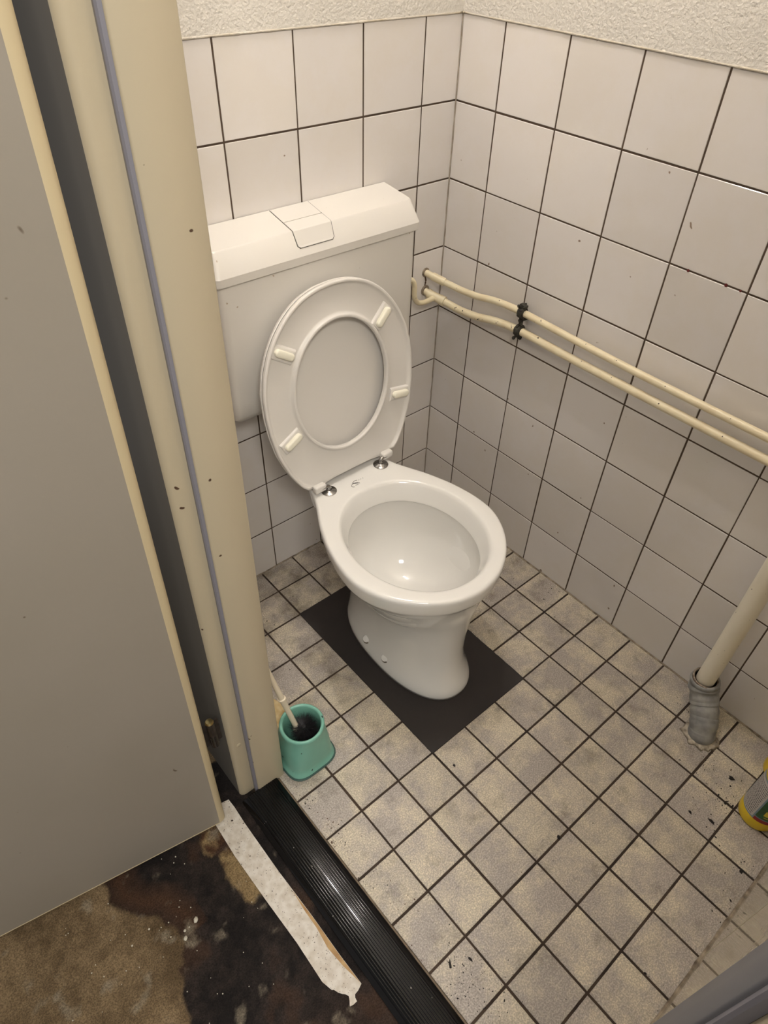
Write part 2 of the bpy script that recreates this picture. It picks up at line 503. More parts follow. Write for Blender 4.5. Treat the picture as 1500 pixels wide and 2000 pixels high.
# corridor floor with stains held in a colour attribute
STAIN = [(-1.265, -.40), (-1.265, -.488), (-1.272, -.517), (-1.262, -.546), (-1.245, -.574), (-1.216, -.595), (-1.219, -.612),
         (-1.202, -.633), (-1.205, -.65), (-1.197, -.664), (-1.213, -.676), (-1.217, -.694), (-1.231, -.694), (-1.233, -.719),
         (-1.245, -.747), (-1.249, -.769), (-1.26, -.80), (-1.27, -.95), (-1.10, -1.30), (-.96, -1.35), (-.96, -.40)]
TAN1 = [(-1.076, -.578), (-1.045, -.560), (-1.040, -.70), (-1.056, -.681), (-1.068, -.690), (-1.079, -.687), (-1.083, -.655), (-1.086, -.617)]
TAN2 = [(-1.085, -.505), (-1.04, -.505), (-1.04, -.56), (-1.088, -.565), (-1.095, -.543)]
def sdist(poly, x, y):
    d = 1e9; ins = False
    n = len(poly)
    for i in range(n):
        ax, ay = poly[i]; bx, by = poly[(i + 1) % n]
        ex, ey = bx - ax, by - ay; px, py = x - ax, y - ay
        t = max(0, min(1, (px * ex + py * ey) / (ex * ex + ey * ey)))
        d = min(d, math.hypot(px - ex * t, py - ey * t))
        if (ay > y) != (by > y) and x < (bx - ax) * (y - ay) / (by - ay) + ax: ins = not ins
    return -d if ins else d
def fbm(x, y, s, o=5, seed=0):
    return noise.fractal(Vector((x * s, y * s, seed)), 1.0, 2.0, o)
def mixc(a, b, t):
    t = max(0, min(1, t)); return [a[i] + (b[i] - a[i]) * t for i in range(3)]
C_TAN = srgb(128, 109, 82)[:3]; C_TAN2 = srgb(92, 76, 54)[:3]; C_DK = srgb(26, 22, 21)[:3]; C_DK2 = srgb(50, 42, 38)[:3]
C_BR = srgb(72, 50, 35)[:3]; C_PATCH = srgb(138, 118, 84)[:3]; C_GREY = srgb(140, 130, 112)[:3]
def hall_col(x, y):
    n1 = fbm(x, y, 9, 5, 1.3); n2 = fbm(x, y, 45, 4, 5.1); n3 = fbm(x, y, 4, 3, 9.2)
    c = mixc(C_TAN, C_TAN2, .5 + n1 * .9 + n2 * .5)
    d = sdist(STAIN, x, y) + n2 * .006 + n1 * .004
    if d < 0.02:
        dk = mixc(C_DK, C_DK2, .35 + n1 * .8 + n2 * .7)
        br = .0
        if y > -.66 and x < -1.15: br = max(0, 1 - abs(d + .025) / .04) * .9
        br = max(br, min(.8, (-.88 - y) * 4 * (.5 + n3)) if y < -.88 else 0)
        br = max(br, min(.45, (n1 - .35) * 2.0))
        dk = mixc(dk, C_BR, br)
        c = mixc(dk, c, (d + .002) / .006)
    d1 = min(sdist(TAN1, x, y), sdist(TAN2, x, y)) + n2 * .006
    k = 1 - (d1 + .002) / .005
    if k > 0: c = mixc(c, mixc(C_PATCH, C_BR, .35 + n2 * 1.3 + n1 * .8 if y > -.60 else .1 + n2 * .3), k)
    # pale scuffs
    sc = fbm(x, y, 24, 6, 21.0)
    if sc > .42: c = mixc(c, C_GREY, (sc - .42) * 1.8)
    return c
xs = [-2.6, -2.0, -1.7] + [-1.6 + i * .004 for i in range(161)]
xs = [x for x in xs if x < -.9605] + [-.960, -.904]
ys = [-2.4, -1.9, -1.6] + [-1.35 + i * .004 for i in range(249)] + [-.35, -.1, .5]
bm = bmesh.new(); cl = bm.verts.layers.float_color.new('stain')
g = []
for x in xs:
    row = []
    for y in ys:
        z = noise.noise(Vector((x * 14, y * 14, 3))) * .0007 - .0007 if -1.7 < x < -1.0 else -.0007
        v = bm.verts.new((x, y, z)); v[cl] = (*hall_col(x, y), 1); row.append(v)
    g.append(row)
for i in range(len(xs) - 1):
    for j in range(len(ys) - 1):
        bm.faces.new((g[i][j], g[i + 1][j], g[i + 1][j + 1], g[i][j + 1]))
# paint drips on the corridor floor
def disc(bm, x, y, r, z, mi, rn, el=1.0, ang=0.0, n=14):
    pts = []
    for k in range(n):
        a = 2 * PI * k / n; q = r * (1 + rn.uniform(-.12, .12))
        u, v2 = q * math.cos(a) * el, q * math.sin(a)
        pts.append((x + u * math.cos(ang) - v2 * math.sin(ang), y + u * math.sin(ang) + v2 * math.cos(ang), z))
    top = [bm.verts.new(p) for p in pts]; bot = [bm.verts.new((p[0], p[1], z - .0009)) for p in pts]
    bm.faces.new(top).material_index = mi
    for f in bridge(bm, bot, top): f.material_index = mi
rn = random.Random(8)
for x, y, r, el in [(-1.167, -.646, .0038, 1.4), (-1.191, -.649, .0022, 1.1), (-1.196, -.661, .0030, 1.4), (-1.182, -.649, .0012, 1),
                    (-1.207, -.618, .0012, 1), (-1.274, -.61, .0016, 1), (-1.239, -.605, .0018, 1),
                    (-1.15, -.53, .0012, 1), (-1.142, -.522, .0013, 1), (-1.135, -.545, .001, 1), (-1.215, -.642, .0012, 1)]:
    disc(bm, x, y, r, .0012, 1, rn, el, .9)
for k in range(60):
    disc(bm, rn.uniform(-1.4, -1.06), rn.uniform(-1.0, -.5), rn.uniform(.0005, .0011), .0010, 1, rn)
me_hall = None
hf = bpy.data.materials.new('stained_concrete'); hf.use_nodes = True
N = hf.node_tree.nodes; L = hf.node_tree.links; b = N['Principled BSDF']
at = N.new('ShaderNodeAttribute'); at.attribute_name = 'stain'
tc = N.new('ShaderNodeTexCoord')
n = N.new('ShaderNodeTexNoise'); n.inputs['Scale'].default_value = 420; n.inputs['Detail'].default_value = 3
L.new(tc.outputs['Object'], n.inputs['Vector'])
r_ = N.new('ShaderNodeMapRange'); r_.inputs[1].default_value = .35; r_.inputs[2].default_value = .68
r_.inputs[3].default_value = .66; r_.inputs[4].default_value = 1.45
L.new(n.outputs['Fac'], r_.inputs[0])
h_ = N.new('ShaderNodeHueSaturation'); L.new(r_.outputs[0], h_.inputs['Value']); L.new(at.outputs['Color'], h_.inputs['Color'])
L.new(h_.outputs['Color'], b.inputs['Base Color']); b.inputs['Roughness'].default_value = .8; b.inputs['Specular IOR Level'].default_value = .2
bp = N.new('ShaderNodeBump'); bp.inputs['Distance'].default_value = .0012; L.new(n.outputs['Fac'], bp.inputs['Height'])
L.new(bp.outputs['Normal'], b.inputs['Normal'])
tag(from_bm('floor', bm, [hf, M_DRIP], smooth=True), kind='structure')

# ------------------------------------------------------------------ threshold (black ridged rubber)
TX0, TX1, TY0, TY1 = -.986, -.902, -1.2345, -.5155
prof = []
def prof_z(x):
    t = (x - TX0) / (TX1 - TX0)
    return .0035 + .0050 * math.sin(PI * min(1, max(0, t * .96 + .02))) ** .7
nr = 13; x0r, x1r = TX0 + .010, TX1 - .010
prof += [(TX0, -0.0005), (TX0, .0025), (TX0 + .003, prof_z(TX0 + .003)), (x0r - .001, prof_z(x0r))]
for k in range(nr):
    c0 = x0r + (x1r - x0r) * k / nr; c1 = x0r + (x1r - x0r) * (k + 1) / nr; wd = c1 - c0
    for q, dz in ((0, -.0016), (.26, -.0016), (.31, -.0004), (.38, -.00015), (.51, -.00004), (.65, 0), (.79, -.00004), (.92, -.00015), (.99, -.0004)):
        prof.append((c0 + wd * q, prof_z(c0 + wd * q) + dz))
prof += [(x1r, prof_z(x1r) - .0009), (x1r + .001, prof_z(x1r)), (TX1 - .003, prof_z(TX1 - .003)), (TX1, .003), (TX1, 0.0)]
bm = bmesh.new()
loft(bm, [[(x, y, z + (.0035 * (y - TY0) / (TY1 - TY0) if z > 0.001 else 0)) for x, z in prof] for y in [TY0 + (TY1 - TY0) * k / 30 for k in range(31)]])
o = from_bm('threshold_strip', bm, M_RUBBER, origin=((TX0 + TX1) / 2, (TY0 + TY1) / 2, 0), smooth='auto', angle=35)
tag(o, 'black ridged rubber threshold strip across the doorway at the edge of the tiles', 'threshold')
bm = bmesh.new(); box(bm, TX1 + .0005, TX1 + .0040, TY0, TY1 - .004, -.0011, .0018)
tag(from_bm('trim_6', bm, M_TRIM, bevel=.0005), kind='structure')

# dirty tape strip on the corridor floor
TAPE = [(-1.051, -.516), (-1.0535, -.596), (-1.051, -.702), (-1.0475, -.796), (-1.048, -.84), (-1.0485, -.875), (-1.045, -.888), (-1.043, -.895), (-1.040, -.897),
        (-1.037, -.905), (-1.033, -.911), (-1.029, -.915), (-1.026, -.921), (-1.029, -.927), (-1.034, -.934), (-1.028, -.936), (-1.020, -.936), (-1.019, -.930), (-1.016, -.926), (-1.008, -.925), (-.998, -.921)]
TAPE_R = [(-1.0, -.862), (-1.0005, -.782), (-1.003, -.70), (-1.004, -.673), (-1.0045, -.554), (-1.003, -.512), (-1.004, -.490), (-1.018, -.487), (-1.03, -.492), (-1.036, -.505)]
bm = bmesh.new(); prism(bm, TAPE + TAPE_R, .0002, .0016)
ts = from_bm('tape_strip', bm, M_STRIP, origin=(-1.025, -.71, 0))
tag(ts, 'dirty white strip of tape with a torn end, stuck to the dark corridor floor', 'tape')
bm = bmesh.new(); prism(bm, [(-.9985, -.919), (-1.0006, -.862), (-1.001, -.782), (-1.0035, -.72), (-1.006, -.76), (-1.006, -.80), (-1.010, -.84), (-1.006, -.88)], .0014, .0021)
tag(from_bm('curled_edge', bm, M_STRIPEDGE, parent=ts), 'orange stained edge of the tape')

# ------------------------------------------------------------------ door frame (steel, painted), slightly out of plumb
SH = (.0135, 0)
def jamb(name, ysign, ybase, label, parent=None):
    """plan profile of the hinge-side jamb; ysign mirrors it for the lock side"""
    def T(x, dy): return (x, ybase + ysign * dy)
    org = (-.93, ybase + ysign * .03, 0)
    th = parent
    pl = [T(-.884, .0), T(-.886, -.002), T(-.944, -.002), T(-.946, .0), T(-.9465, .0125), T(-.9545, .0125), T(-.968, .0125),
          T(-.973, .0135), T(-.9775, .0165), T(-.980, .021), T(-.980, .150 if ysign > 0 else .075), T(-.975, .150 if ysign > 0 else .075), T(-.975, .060), T(-.884, .060)]
    bm = bmesh.new(); prism(bm, pl if ysign > 0 else pl[::-1], 0.0, 2.09, shear=SH)
    bm.normal_update()
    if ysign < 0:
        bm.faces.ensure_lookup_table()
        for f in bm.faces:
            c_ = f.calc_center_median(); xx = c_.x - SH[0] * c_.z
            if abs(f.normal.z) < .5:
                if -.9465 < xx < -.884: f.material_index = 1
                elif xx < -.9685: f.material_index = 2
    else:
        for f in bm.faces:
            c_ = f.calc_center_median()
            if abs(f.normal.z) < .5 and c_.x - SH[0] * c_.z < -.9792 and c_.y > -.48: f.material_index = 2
    bm.normal_update()
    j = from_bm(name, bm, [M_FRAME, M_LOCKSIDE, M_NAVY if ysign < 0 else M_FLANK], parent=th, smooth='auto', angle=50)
    bm = bmesh.new()
    sl = [T(-.9463, .0012), T(-.9500, .0022), T(-.9515, .0050), T(-.9500, .0122), T(-.9463, .0122)]
    prism(bm, sl if ysign > 0 else sl[::-1], 0.0, 2.07, shear=SH)
    tag(from_bm('rubber_seal', bm, M_SEAL, parent=j, smooth='auto'), 'blue-grey rubber seal strip')
    return j
DF = thing('door_frame', (-.93, -.87, 0), 'beige painted steel door frame with grey rubber seal around the doorway', 'door frame')
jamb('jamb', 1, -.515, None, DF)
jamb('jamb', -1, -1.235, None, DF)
bm = bmesh.new(); box(bm, -.955, -.86, -1.24, -.51, 2.045, 2.09)
from_bm('head', bm, M_FRAME, parent=DF)
# round plug in the rebate of the hinge jamb
bm = bmesh.new(); lathe(bm, [(.0001, -.0002), (.0052, -.0002), (.0052, .0008), (.004, .0014), (.0001, .0016)], (-.9595, -.5025, .195), (0, -1, 0), 20)
tag(from_bm('screw_plug', bm, M_FRAME, parent=DF, smooth='auto'), 'round painted screw plug')

# ------------------------------------------------------------------ door, opened outwards
DH = Vector((-1.031, -.525, .009)); dd = Vector((-.413, .077, 0)).normalized(); dn = Vector((dd.y, -dd.x, 0))
if dn.y > 0: dn = -dn        # visible face normal, towards the camera
DSH = .0250
dt = thing('door_1', tuple(DH), 'grey painted door leaf with a pale edge, standing open to the corridor', 'door')
dt['kind'] = 'structure'
def dpt(a, n_, z):  # a along the leaf from the hinge edge, n_ out of the visible face
    p = DH + dd * a + dn * n_
    return (p.x + DSH * z, p.y, z)
bm = bmesh.new()
pl = [(.012, 0.0), (.80, 0.0), (.80, -.038), (.004, -.038), (.003, -.010)]
loft(bm, [[dpt(a, n_, z) for a, n_ in pl] for z in (.009, 2.03)])
from_bm('leaf', bm, M_DOOR, parent=dt)
bm = bmesh.new()
pl = [(.0122, .0003), (.0095, .0006), (.003, -.002), (-.0008, -.0065), (-.0008, -.034), (.0030, -.034), (.0030, -.0085), (.012, -.0008)]
loft(bm, [[dpt(a, n_, z) for a, n_ in pl] for z in (.009, 2.03)])
tag(from_bm('edge_lipping', bm, M_EDGE, parent=dt, smooth='auto', angle=60), 'pale yellowish edge strip')
bm = bmesh.new()
pl = [(.012, .0008), (.80, .0008), (.80, -.038), (.012, -.038)]
loft(bm, [[dpt(a, n_, z) for a, n_ in pl] for z in (.0076, .0090)])
from_bm('bottom_edge', bm, M_EDGE, parent=dt)
# hinge barrel between leaf and frame
hg = Vector((-1.000, -.498, .24))
bm = bmesh.new()
lathe(bm, [(.0001, -.004), (.006, -.003), (.0075, 0), (.0075, .036), (.0082, .037), (.0082, .040), (.0075, .041), (.0075, .074), (.0001, .074)], hg, (0, 0, 1), 18)
for k in range(5):
    a = k * 1.2; box(bm, hg.x + .0075 * math.cos(a) - .0012, hg.x + .0075 * math.cos(a) + .0012, hg.y + .0075 * math.sin(a) - .0012, hg.y + .0075 * math.sin(a) + .0012, hg.z + .004, hg.z + .034)
hinge = from_bm('hinge', bm, M_DARKMETAL, parent=dt, smooth='auto')
bm = bmesh.new(); lathe(bm, [(.0070, .0), (.0078, .002), (.0060, .0052), (.0001, .0062)], hg + Vector((0, 0, .0741)), (0, 0, 1), 18)
tag(from_bm('hinge_pin', bm, M_BRASS, parent=hinge, smooth='auto'), 'brass pin head')
bm = bmesh.new(); box(bm, -1.026, -.984, -.497, -.4945, .245, .312)
from_bm('hinge_plate', bm, M_DARKMETAL, parent=hinge)

# ------------------------------------------------------------------ toilet
TO = Vector((-.4495, -.21, 0)); tf = Vector((-.040, -1, 0)).normalized(); tr = Vector((-tf.y, tf.x, 0))
def TL(x, t, z): p = TO + tr * x + tf * t; return (p.x, p.y, z)
RIM = [(-.055, .088), (-.045, .098), (-.02, .103), (.00, .1065), (.03, .121), (.08, .1475), (.11, .160), (.145, .1725), (.18, .181), (.21, .186), (.24, .188),
       (.27, .1855), (.30, .176), (.33, .1605), (.355, .142), (.38, .117), (.395, .097), (.410, .072), (.421, .043), (.4275, 0)]
NA = 128; TC = .20
def polyR(half, tc):
    """radius function about (0, tc) of the closed outline given by its right half"""
    pts = [(w_, t) for t, w_ in half]
    full = [(0, half[0][0])] + pts + [(-w_, t) for t, w_ in half[::-1]]
    def R(a):
        dx, dy = math.sin(a), math.cos(a); best = 0
        for i in range(len(full)):
            x0, y0 = full[i]; x1, y1 = full[(i + 1) % len(full)]
            y0 -= tc; y1 -= tc
            ex, ey = x1 - x0, y1 - y0
            den = dx * ey - dy * ex
            if abs(den) < 1e-12: continue
            s = (x0 * ey - y0 * ex) / den; u = (x0 * dy - y0 * dx) / den
            if s > 0 and -1e-6 <= u <= 1 + 1e-6: best = max(best, s)
        return best
    return R
def eggR(hw, tb, tfr, tc, e=2.0):
    c = (tb + tfr) / 2; a_ = (tfr - tb) / 2
    half = []
    for k in range(41):
        q = PI * k / 40
        half.append((c - a_ * (abs(math.cos(q)) ** (2 / e)) * (1 if math.cos(q) > 0 else -1), hw * (abs(math.sin(q)) ** (2 / e))))
    return polyR(half, tc)
def ringpts(R, tc, z, inset=0.0, sc=1.0, zf=None, dx=0.0):
    out = []
    for k in range(NA):
        a = 2 * PI * k / NA; r = (R(a) - inset) * sc
        x, t = r * math.sin(a), tc + r * math.cos(a)
        out.append(TL(x + dx, t, z if zf is None else z + zf(x, t)))
    return out
def smoothR(R, n=2):
    v = [R(2 * PI * k / NA) for k in range(NA)]
    for _ in range(n):
        v = [(v[k - 1] + 2 * v[k] + v[(k + 1) % NA]) / 4 for k in range(NA)]
    return lambda a: v[int(round(a / (2 * PI) * NA)) % NA]
rimR = smoothR(polyR(RIM, TC), 2)
inn = smoothR(eggR(.147, .050, .392, TC, 2.05), 1)
rings = []
ped = [(0.0012, .103, .015, .408, 2.25), (.010, .1035, .015, .4085, 2.25), (.020, .102, .015, .406, 2.25), (.032, .098, .017, .400, 2.25), (.05, .094, .018, .392, 2.25), (.08, .090, .018, .384, 2.2),
       (.12, .089, .018, .380, 2.2), (.17, .093, .014, .381, 2.2), (.215, .102, .006, .385, 2.15), (.255, .117, -.008, .391, 2.1), (.290, .136, -.025, .398, 2.1)]
for z, hw, tb, tfr, e_ in ped:
    rings.append(ringpts(smoothR(eggR(hw, tb, tfr, TC, e_), 1), TC, z, dx=.0085 * min(1, max(0, (.32 - z) / .08))))
for z, ins in [(.318, .028), (.338, .0175), (.347, .0145), (.3480, .0135), (.3500, .0095), (.353, .0068), (.362, .0040), (.376, .0018), (.388, .0005), (.3935, .0006), (.3972, .0022), (.3992, .0046), (.4000, .0075), (.4003, .0120)]:
    rings.append(ringpts(rimR, TC, z, ins))
for z, ins in [(.4003, -.0075), (.3996, -.0040), (.3975, -.0002), (.391, .0035), (.382, .0075), (.372, .0115), (.363, .0150), (.3575, .0172), (.3550, .0176), (.3530, .0165), (.3515, .012), (.349, .008), (.342, .006), (.325, .006)]:
    rings.append(ringpts(inn, TC, z, ins))
def hole(x, t):
    d = math.hypot(x / .036, (t - .352) / .030)
    return -.075 / (1 + d ** 4)
for z, sc in [(.300, .975), (.272, .925), (.245, .855), (.222, .770), (.205, .68), (.192, .585), (.183, .49), (.177, .40), (.173, .30), (.1705, .20), (.1695, .10), (.169, .02)]:
    rings.append(ringpts(inn, TC, z, .006, sc, zf=lambda x, t, z=z: hole(x, t) * min(1, max(0, (.275 - z) / .06))))
toi = thing('toilet', (TO.x, TO.y - .2, 0), 'white porcelain toilet with raised seat and lid standing on the black floor patch', 'toilet')
bm = bmesh.new(); loft(bm, rings)
bowl = from_bm('bowl', bm, M_PORC, parent=toi, smooth=True)
# bolt caps with grime
for y, x in ((-.377, -.5435), (-.449, -.5450), (-.377, -.3500), (-.449, -.3525)):
    s = -1 if x < -.45 else 1
    bm = bmesh.new(); lathe(bm, [(.0092, -.008), (.0092, .004), (.0080, .0062), (.0001, .0066)], (x - s * .0030, y, .040), (s * .80, 0, .60), 24)
    cap = from_bm('bolt_cap', bm, M_PORC, parent=toi, smooth='auto')
    bm = bmesh.new(); lathe(bm, [(.0112, -.0075), (.0112, .0004), (.0095, .0010), (.0001, .0010)], (x - s * .0016, y, .0395), (s * .80, 0, .60), 20)
    tag(from_bm('grime_ring', bm, mat('grime', srgb(120, 108, 88), .8, noise_amt=1, noise_scale=300, col2=srgb(40, 34, 28)), parent=cap), 'dark grime around the cap')
# printed maker's mark: a swirl and a tiny word
bm = bmesh.new()
def mk(pts, r=.00055):
    tube(bm, [TL(mx_ + (x - mx_) * K_, mt_ + (t - mt_) * K_, .4007) for x, t in pts], r, 6)
mc = Vector((-.455, -.2325, 0)) - TO; mx_, mt_ = mc.dot(tr), mc.dot(tf); K_ = 1.5
# large looping S
sw = []
for k in range(25):
    a = -.3 + 4.4 * k / 24; sw.append((mx_ - .004 + .0065 * math.cos(a) * 1.1, mt_ + .002 - .0040 * math.sin(a) * (1 - .0 * k)))
mk(sw)
mk([(mx_ + .004, mt_ - .0052), (mx_ - .001, mt_ - .0060), (mx_ - .006, mt_ - .0035), (mx_ - .003, mt_ - .0005), (mx_ + .001, mt_ + .001), (mx_ - .0005, mt_ + .0035), (mx_ - .005, mt_ + .0035)])
for q in range(5):
    mk([(mx_ + .0055 + q * .0021, mt_ - .0030), (mx_ + .0062 + q * .0021, mt_ - .0055 + (q % 2) * .0015)], .00028)
tag(from_bm('printed_mark', bm, M_MARK, parent=bowl), 'small dark printed swirl mark')

# seat, lid: plane leaning back from the hinge line
SA = math.radians(8.0); SX, SY, SZ = -.446, -.205, .430
def SP(x, s, d):   # x across, s up along the seat, d out towards the room
    return (SX + x, SY + s * math.sin(SA) - d * math.cos(SA), SZ + s * math.cos(SA) + d * math.sin(SA))
SEAT = [(-.0105, 0), (-.0110, .062), (-.0145, .072), (-.0165, .090), (-.0155, .108), (-.010, .122), (.000, .133), (.015, .1435), (.05, .162), (.10, .180), (.15, .1885), (.195, .191), (.24, .1885), (.28, .179),
        (.315, .1635), (.345, .144), (.37, .121), (.39, .095), (.404, .066), (.412, .035), (.4145, 0)]
SC_ = .20
soR = smoothR(polyR(SEAT, SC_), 1)
siR = smoothR(eggR(.1175, .058, .3405, SC_, 2.0), 1)
def srings(spec, offx=0.0):
    rs = []
    for base, ins, d in spec:
        R = soR if base == 'O' else siR
        pts = []
        for k in range(NA):
            a = 2 * PI * k / NA; r = R(a) - ins if base == 'O' else R(a) + ins
            x, s = r * math.sin(a), SC_ + r * math.cos(a)
            dd_ = d
            if base == 'O' and s < .02 and d > -.006 and abs(x) < .12:      # no lip along the hinge edge
                f = max(0, min(1, (.02 - s) / .02)); dd_ = d * (1 - f) + (-.0045) * f if d > -.0045 else d
            pts.append(SP(x + offx, s, dd_))
        rs.append(pts)
    return rs
spec = [('O', .005, -.0100), ('O', .0018, -.0090), ('O', .0004, -.006), ('O', 0, -.001), ('O', .0008, .0012), ('O', .0022, .0020), ('O', .0052, .0020), ('O', .0068, .0010), ('O', .0085, -.0035),
        ('O', .0125, -.0052), ('I', .0125, -.0052), ('I', .0085, -.0040), ('I', .0070, .0010), ('I', .0056, .0020), ('I', .0022, .0020), ('I', .0008, .0012), ('I', 0, -.001), ('I', 0, -.008),
        ('I', .0010, -.0100), ('I', .006, -.0108)]
bm = bmesh.new(); rs = [ring(bm, r) for r in srings(spec)]
for a, b2 in zip(rs, rs[1:]): bridge(bm, a, b2)
bridge(bm, rs[-1], rs[0])
seat = from_bm('seat', bm, M_PLAST, parent=toi, smooth=True)
pads = [((-.595, .322), (-.555, .296)), ((-.312, .327), (-.346, .295)), ((-.317, .127), (-.272, .119)), ((-.565, .133), (-.608, .112))]
for (x0, s0), (x1, s1) in pads:
    a = Vector((x0 - SX, s0)); b2 = Vector((x1 - SX, s1)); c = (a + b2) / 2; u = (b2 - a).normalized(); v = Vector((-u.y, u.x))
    # raised bridge under the buffer
    bm = bmesh.new()
    def PP(l, q, d): return SP(c.x + u.x * l + v.x * q, c.y + u.y * l + v.y * q, d)
    def rr_(hl, hq, d): return [PP(sx * hl, sy * hq, d) for sx, sy in ((-1, -1), (1, -1), (1, 1), (-1, 1))]
    loft(bm, [rr_(.0275, .0165, -.0062), rr_(.0265, .0140, -.0020), rr_(.0255, .0122, -.0006)])
    br = from_bm('buffer_bridge', bm, M_PLAST, parent=seat, bevel=.0012)
    bm = bmesh.new()
    hl, hr = .0150, .0080; cap = []
    for d, sc in ((-.003, .9), (.0035, 1.0), (.0062, .93), (.0078, .72), (.0083, .4)):
        rg = []
        for k in range(28):
            t = 2 * PI * k / 28; cx = hl if math.cos(t) > 0 else -hl
            rg.append(PP(cx + hr * sc * math.cos(t), hr * sc * math.sin(t), d))
        cap.append(rg)
    loft(bm, cap)
    tag(from_bm('buffer', bm, M_PAD, parent=seat, smooth='auto', angle=60), 'cream rubber buffer on the underside of the seat')
# lid behind the seat
bm = bmesh.new()
spec = [('O', .034, -.0345), ('O', .020, -.0320), ('O', .010, -.0270), ('O', .0035, -.0205), ('O', .0010, -.0150), ('O', .0006, -.0118), ('O', .0022, -.0108), ('O', .0045, -.0125), ('O', .009, -.0190),
        ('O', .020, -.0255)]
rs = [ring(bm, r) for r in srings(spec)]
for a, b2 in zip(rs, rs[1:]): bridge(bm, a, b2)
cx = [r for r in srings([('O', .05, -.0275), ('O', .10, -.0280)])]
rr1 = ring(bm, cx[0]); bridge(bm, rs[-1], rr1); bm.faces.new(rr1)
bk = ring(bm, srings([('O', .07, -.0355)])[0]); bridge(bm, bk, rs[0]); bm.faces.new(bk[::-1])
lid = from_bm('lid', bm, M_PLAST, parent=toi, smooth='auto', angle=50)
# hinges
for hx, flip in ((-.521, 1), (-.3700, -1)):
    bm = bmesh.new()
    lathe(bm, [(.0001, 0), (.0175, 0), (.0178, .0012), (.0160, .0026), (.0085, .0034), (.0060, .0050), (.0055, .010), (.0001, .011)], (hx, -.2150, .4003), (0, 0, 1), 36)
    hgo = from_bm('seat_hinge', bm, M_CHROME, parent=toi, smooth='auto')
    bm = bmesh.new()
    tube(bm, catmull([(hx + flip * .002, -.2150, .4080), (hx - flip * .002, -.2140, .4145), (hx - flip * .012, -.2130, .4165), (hx - flip * .032, -.2125, .4165)], 5), .0048, 14)
    from_bm('pin', bm, M_CHROME, parent=hgo, smooth='auto')
    bm = bmesh.new()
    x0, x1 = sorted((hx - flip * .0065, hx - flip * .036))
    box(bm, x0, x1, -.2175, -.2020, .4085, .4260)
    from_bm('knuckle', bm, M_PLAST, parent=hgo, bevel=.004, bseg=4, smooth=True)

# ------------------------------------------------------------------ cistern on the back wall
CX0, CX1 = -.665, -.185
cis = thing('cistern', (-.425, 0, .56), 'white plastic wall-hung cistern with faceted lid above the toilet', 'cistern')
bm = bmesh.new()
def rrect(x0, x1, y0, y1, r, n=5, back=True):
    """rounded front corners (towards -y), square at the wall"""
    pts = [(x1, y1), (x0, y1)]
    for k in range(n + 1):
        a = PI + (PI / 2) * k / n; pts.append((x0 + r + r * math.cos(a), y0 + r + r * math.sin(a)))
    for k in range(n + 1):
        a = 1.5 * PI + (PI / 2) * k / n; pts.append((x1 - r + r * math.cos(a), y0 + r + r * math.sin(a)))
    return pts
sec = [(.556, .030, .055), (.560, .016, .072), (.572, .006, .090), (.590, .002, .1005), (.62, 0, .1025), (.75, 0, .1035), (.868, 0, .1045)]
loft(bm, [[(x, y, z) for x, y in rrect(CX0 + .006 + ins, CX1 - .006 - ins, -dep, -.002, .013)] for z, ins, dep in sec])
from_bm('tank', bm, M_CIST, parent=cis, smooth='auto', angle=40)
bm = bmesh.new()
sec = [(.868, .0, .1085), (.8695, -.0008, .1095), (.884, -.0008, .1100), (.8865, .0003, .1088), (.9215, .0060, .0890), (.9240, .0072, .0855), (.9335, .0085, .0145), (.9338, .0100, .0100)]
def lidring(z, ins, dep): return [(x, y, z) for x, y in rrect(CX0 + ins, CX1 - ins, -dep, -.0015, .011)]
r1 = [lidring(z, i, d) for z, i, d in sec[:4]]
# upper part: faceted, top falls slightly to the front
def toprow(dep, zf, zb, ins):
    out = []
    for x, y in rrect(CX0 + ins, CX1 - ins, -dep, -.0015, .010):
        t = -y / dep; out.append((x, y, zb + (zf - zb) * t))
    return out
r1.append(toprow(.0890, .9225, .9335, .0085)); r1.append(toprow(.0865, .9245, .9350, .0105))
loft(bm, r1)
clid = from_bm('cistern_lid', bm, M_CIST, parent=cis, smooth='auto', angle=25)
# flush button set into the lid: follows top and facet
def zt(y): return .9350 + (.9245 - .9350) * (-y / .0865)
bm = bmesh.new()
bx0, bx1 = -.480, -.393
def brow(y, z, i=0): return [(bx0 - .010 * (-y / .11) + i, y, z), (bx1 - .010 * (-y / .11) - i, y, z)]
gp = []
for (nm, y0, y1, mtl) in (('flush_button', -.0565, None, M_CIST), ('button_base', -.004, -.055, M_CIST)):
    bm = bmesh.new()
    if y1 is None:
        path = [(-.0565, zt(-.0565)), (-.0855, zt(-.0855) + .0001), (-.0880, .9235), (-.1010, .9005), (-.1035, .8975)]
    else:
        path = [(y0, zt(y0)), (y1, zt(y1))]
    L0 = []
    for i, (y, z) in enumerate(path):
        ins = .007 if (y1 is None and i == len(path) - 1) else (.0025 if (y1 is None and i == len(path) - 2) else 0)
        a, c = brow(y, z, ins)
        up = (0, -.0003, .0012) if y > -.087 else (0, -.0013, .0007)
        L0.append([(a[0], a[1] + up[1], a[2] + up[2]), (c[0], c[1] + up[1], c[2] + up[2]), (c[0], c[1] + .004, c[2] - .004), (a[0], a[1] + .004, a[2] - .004)])
    loft(bm, L0)
    bo = from_bm(nm, bm, mtl, parent=cis, bevel=.0006)
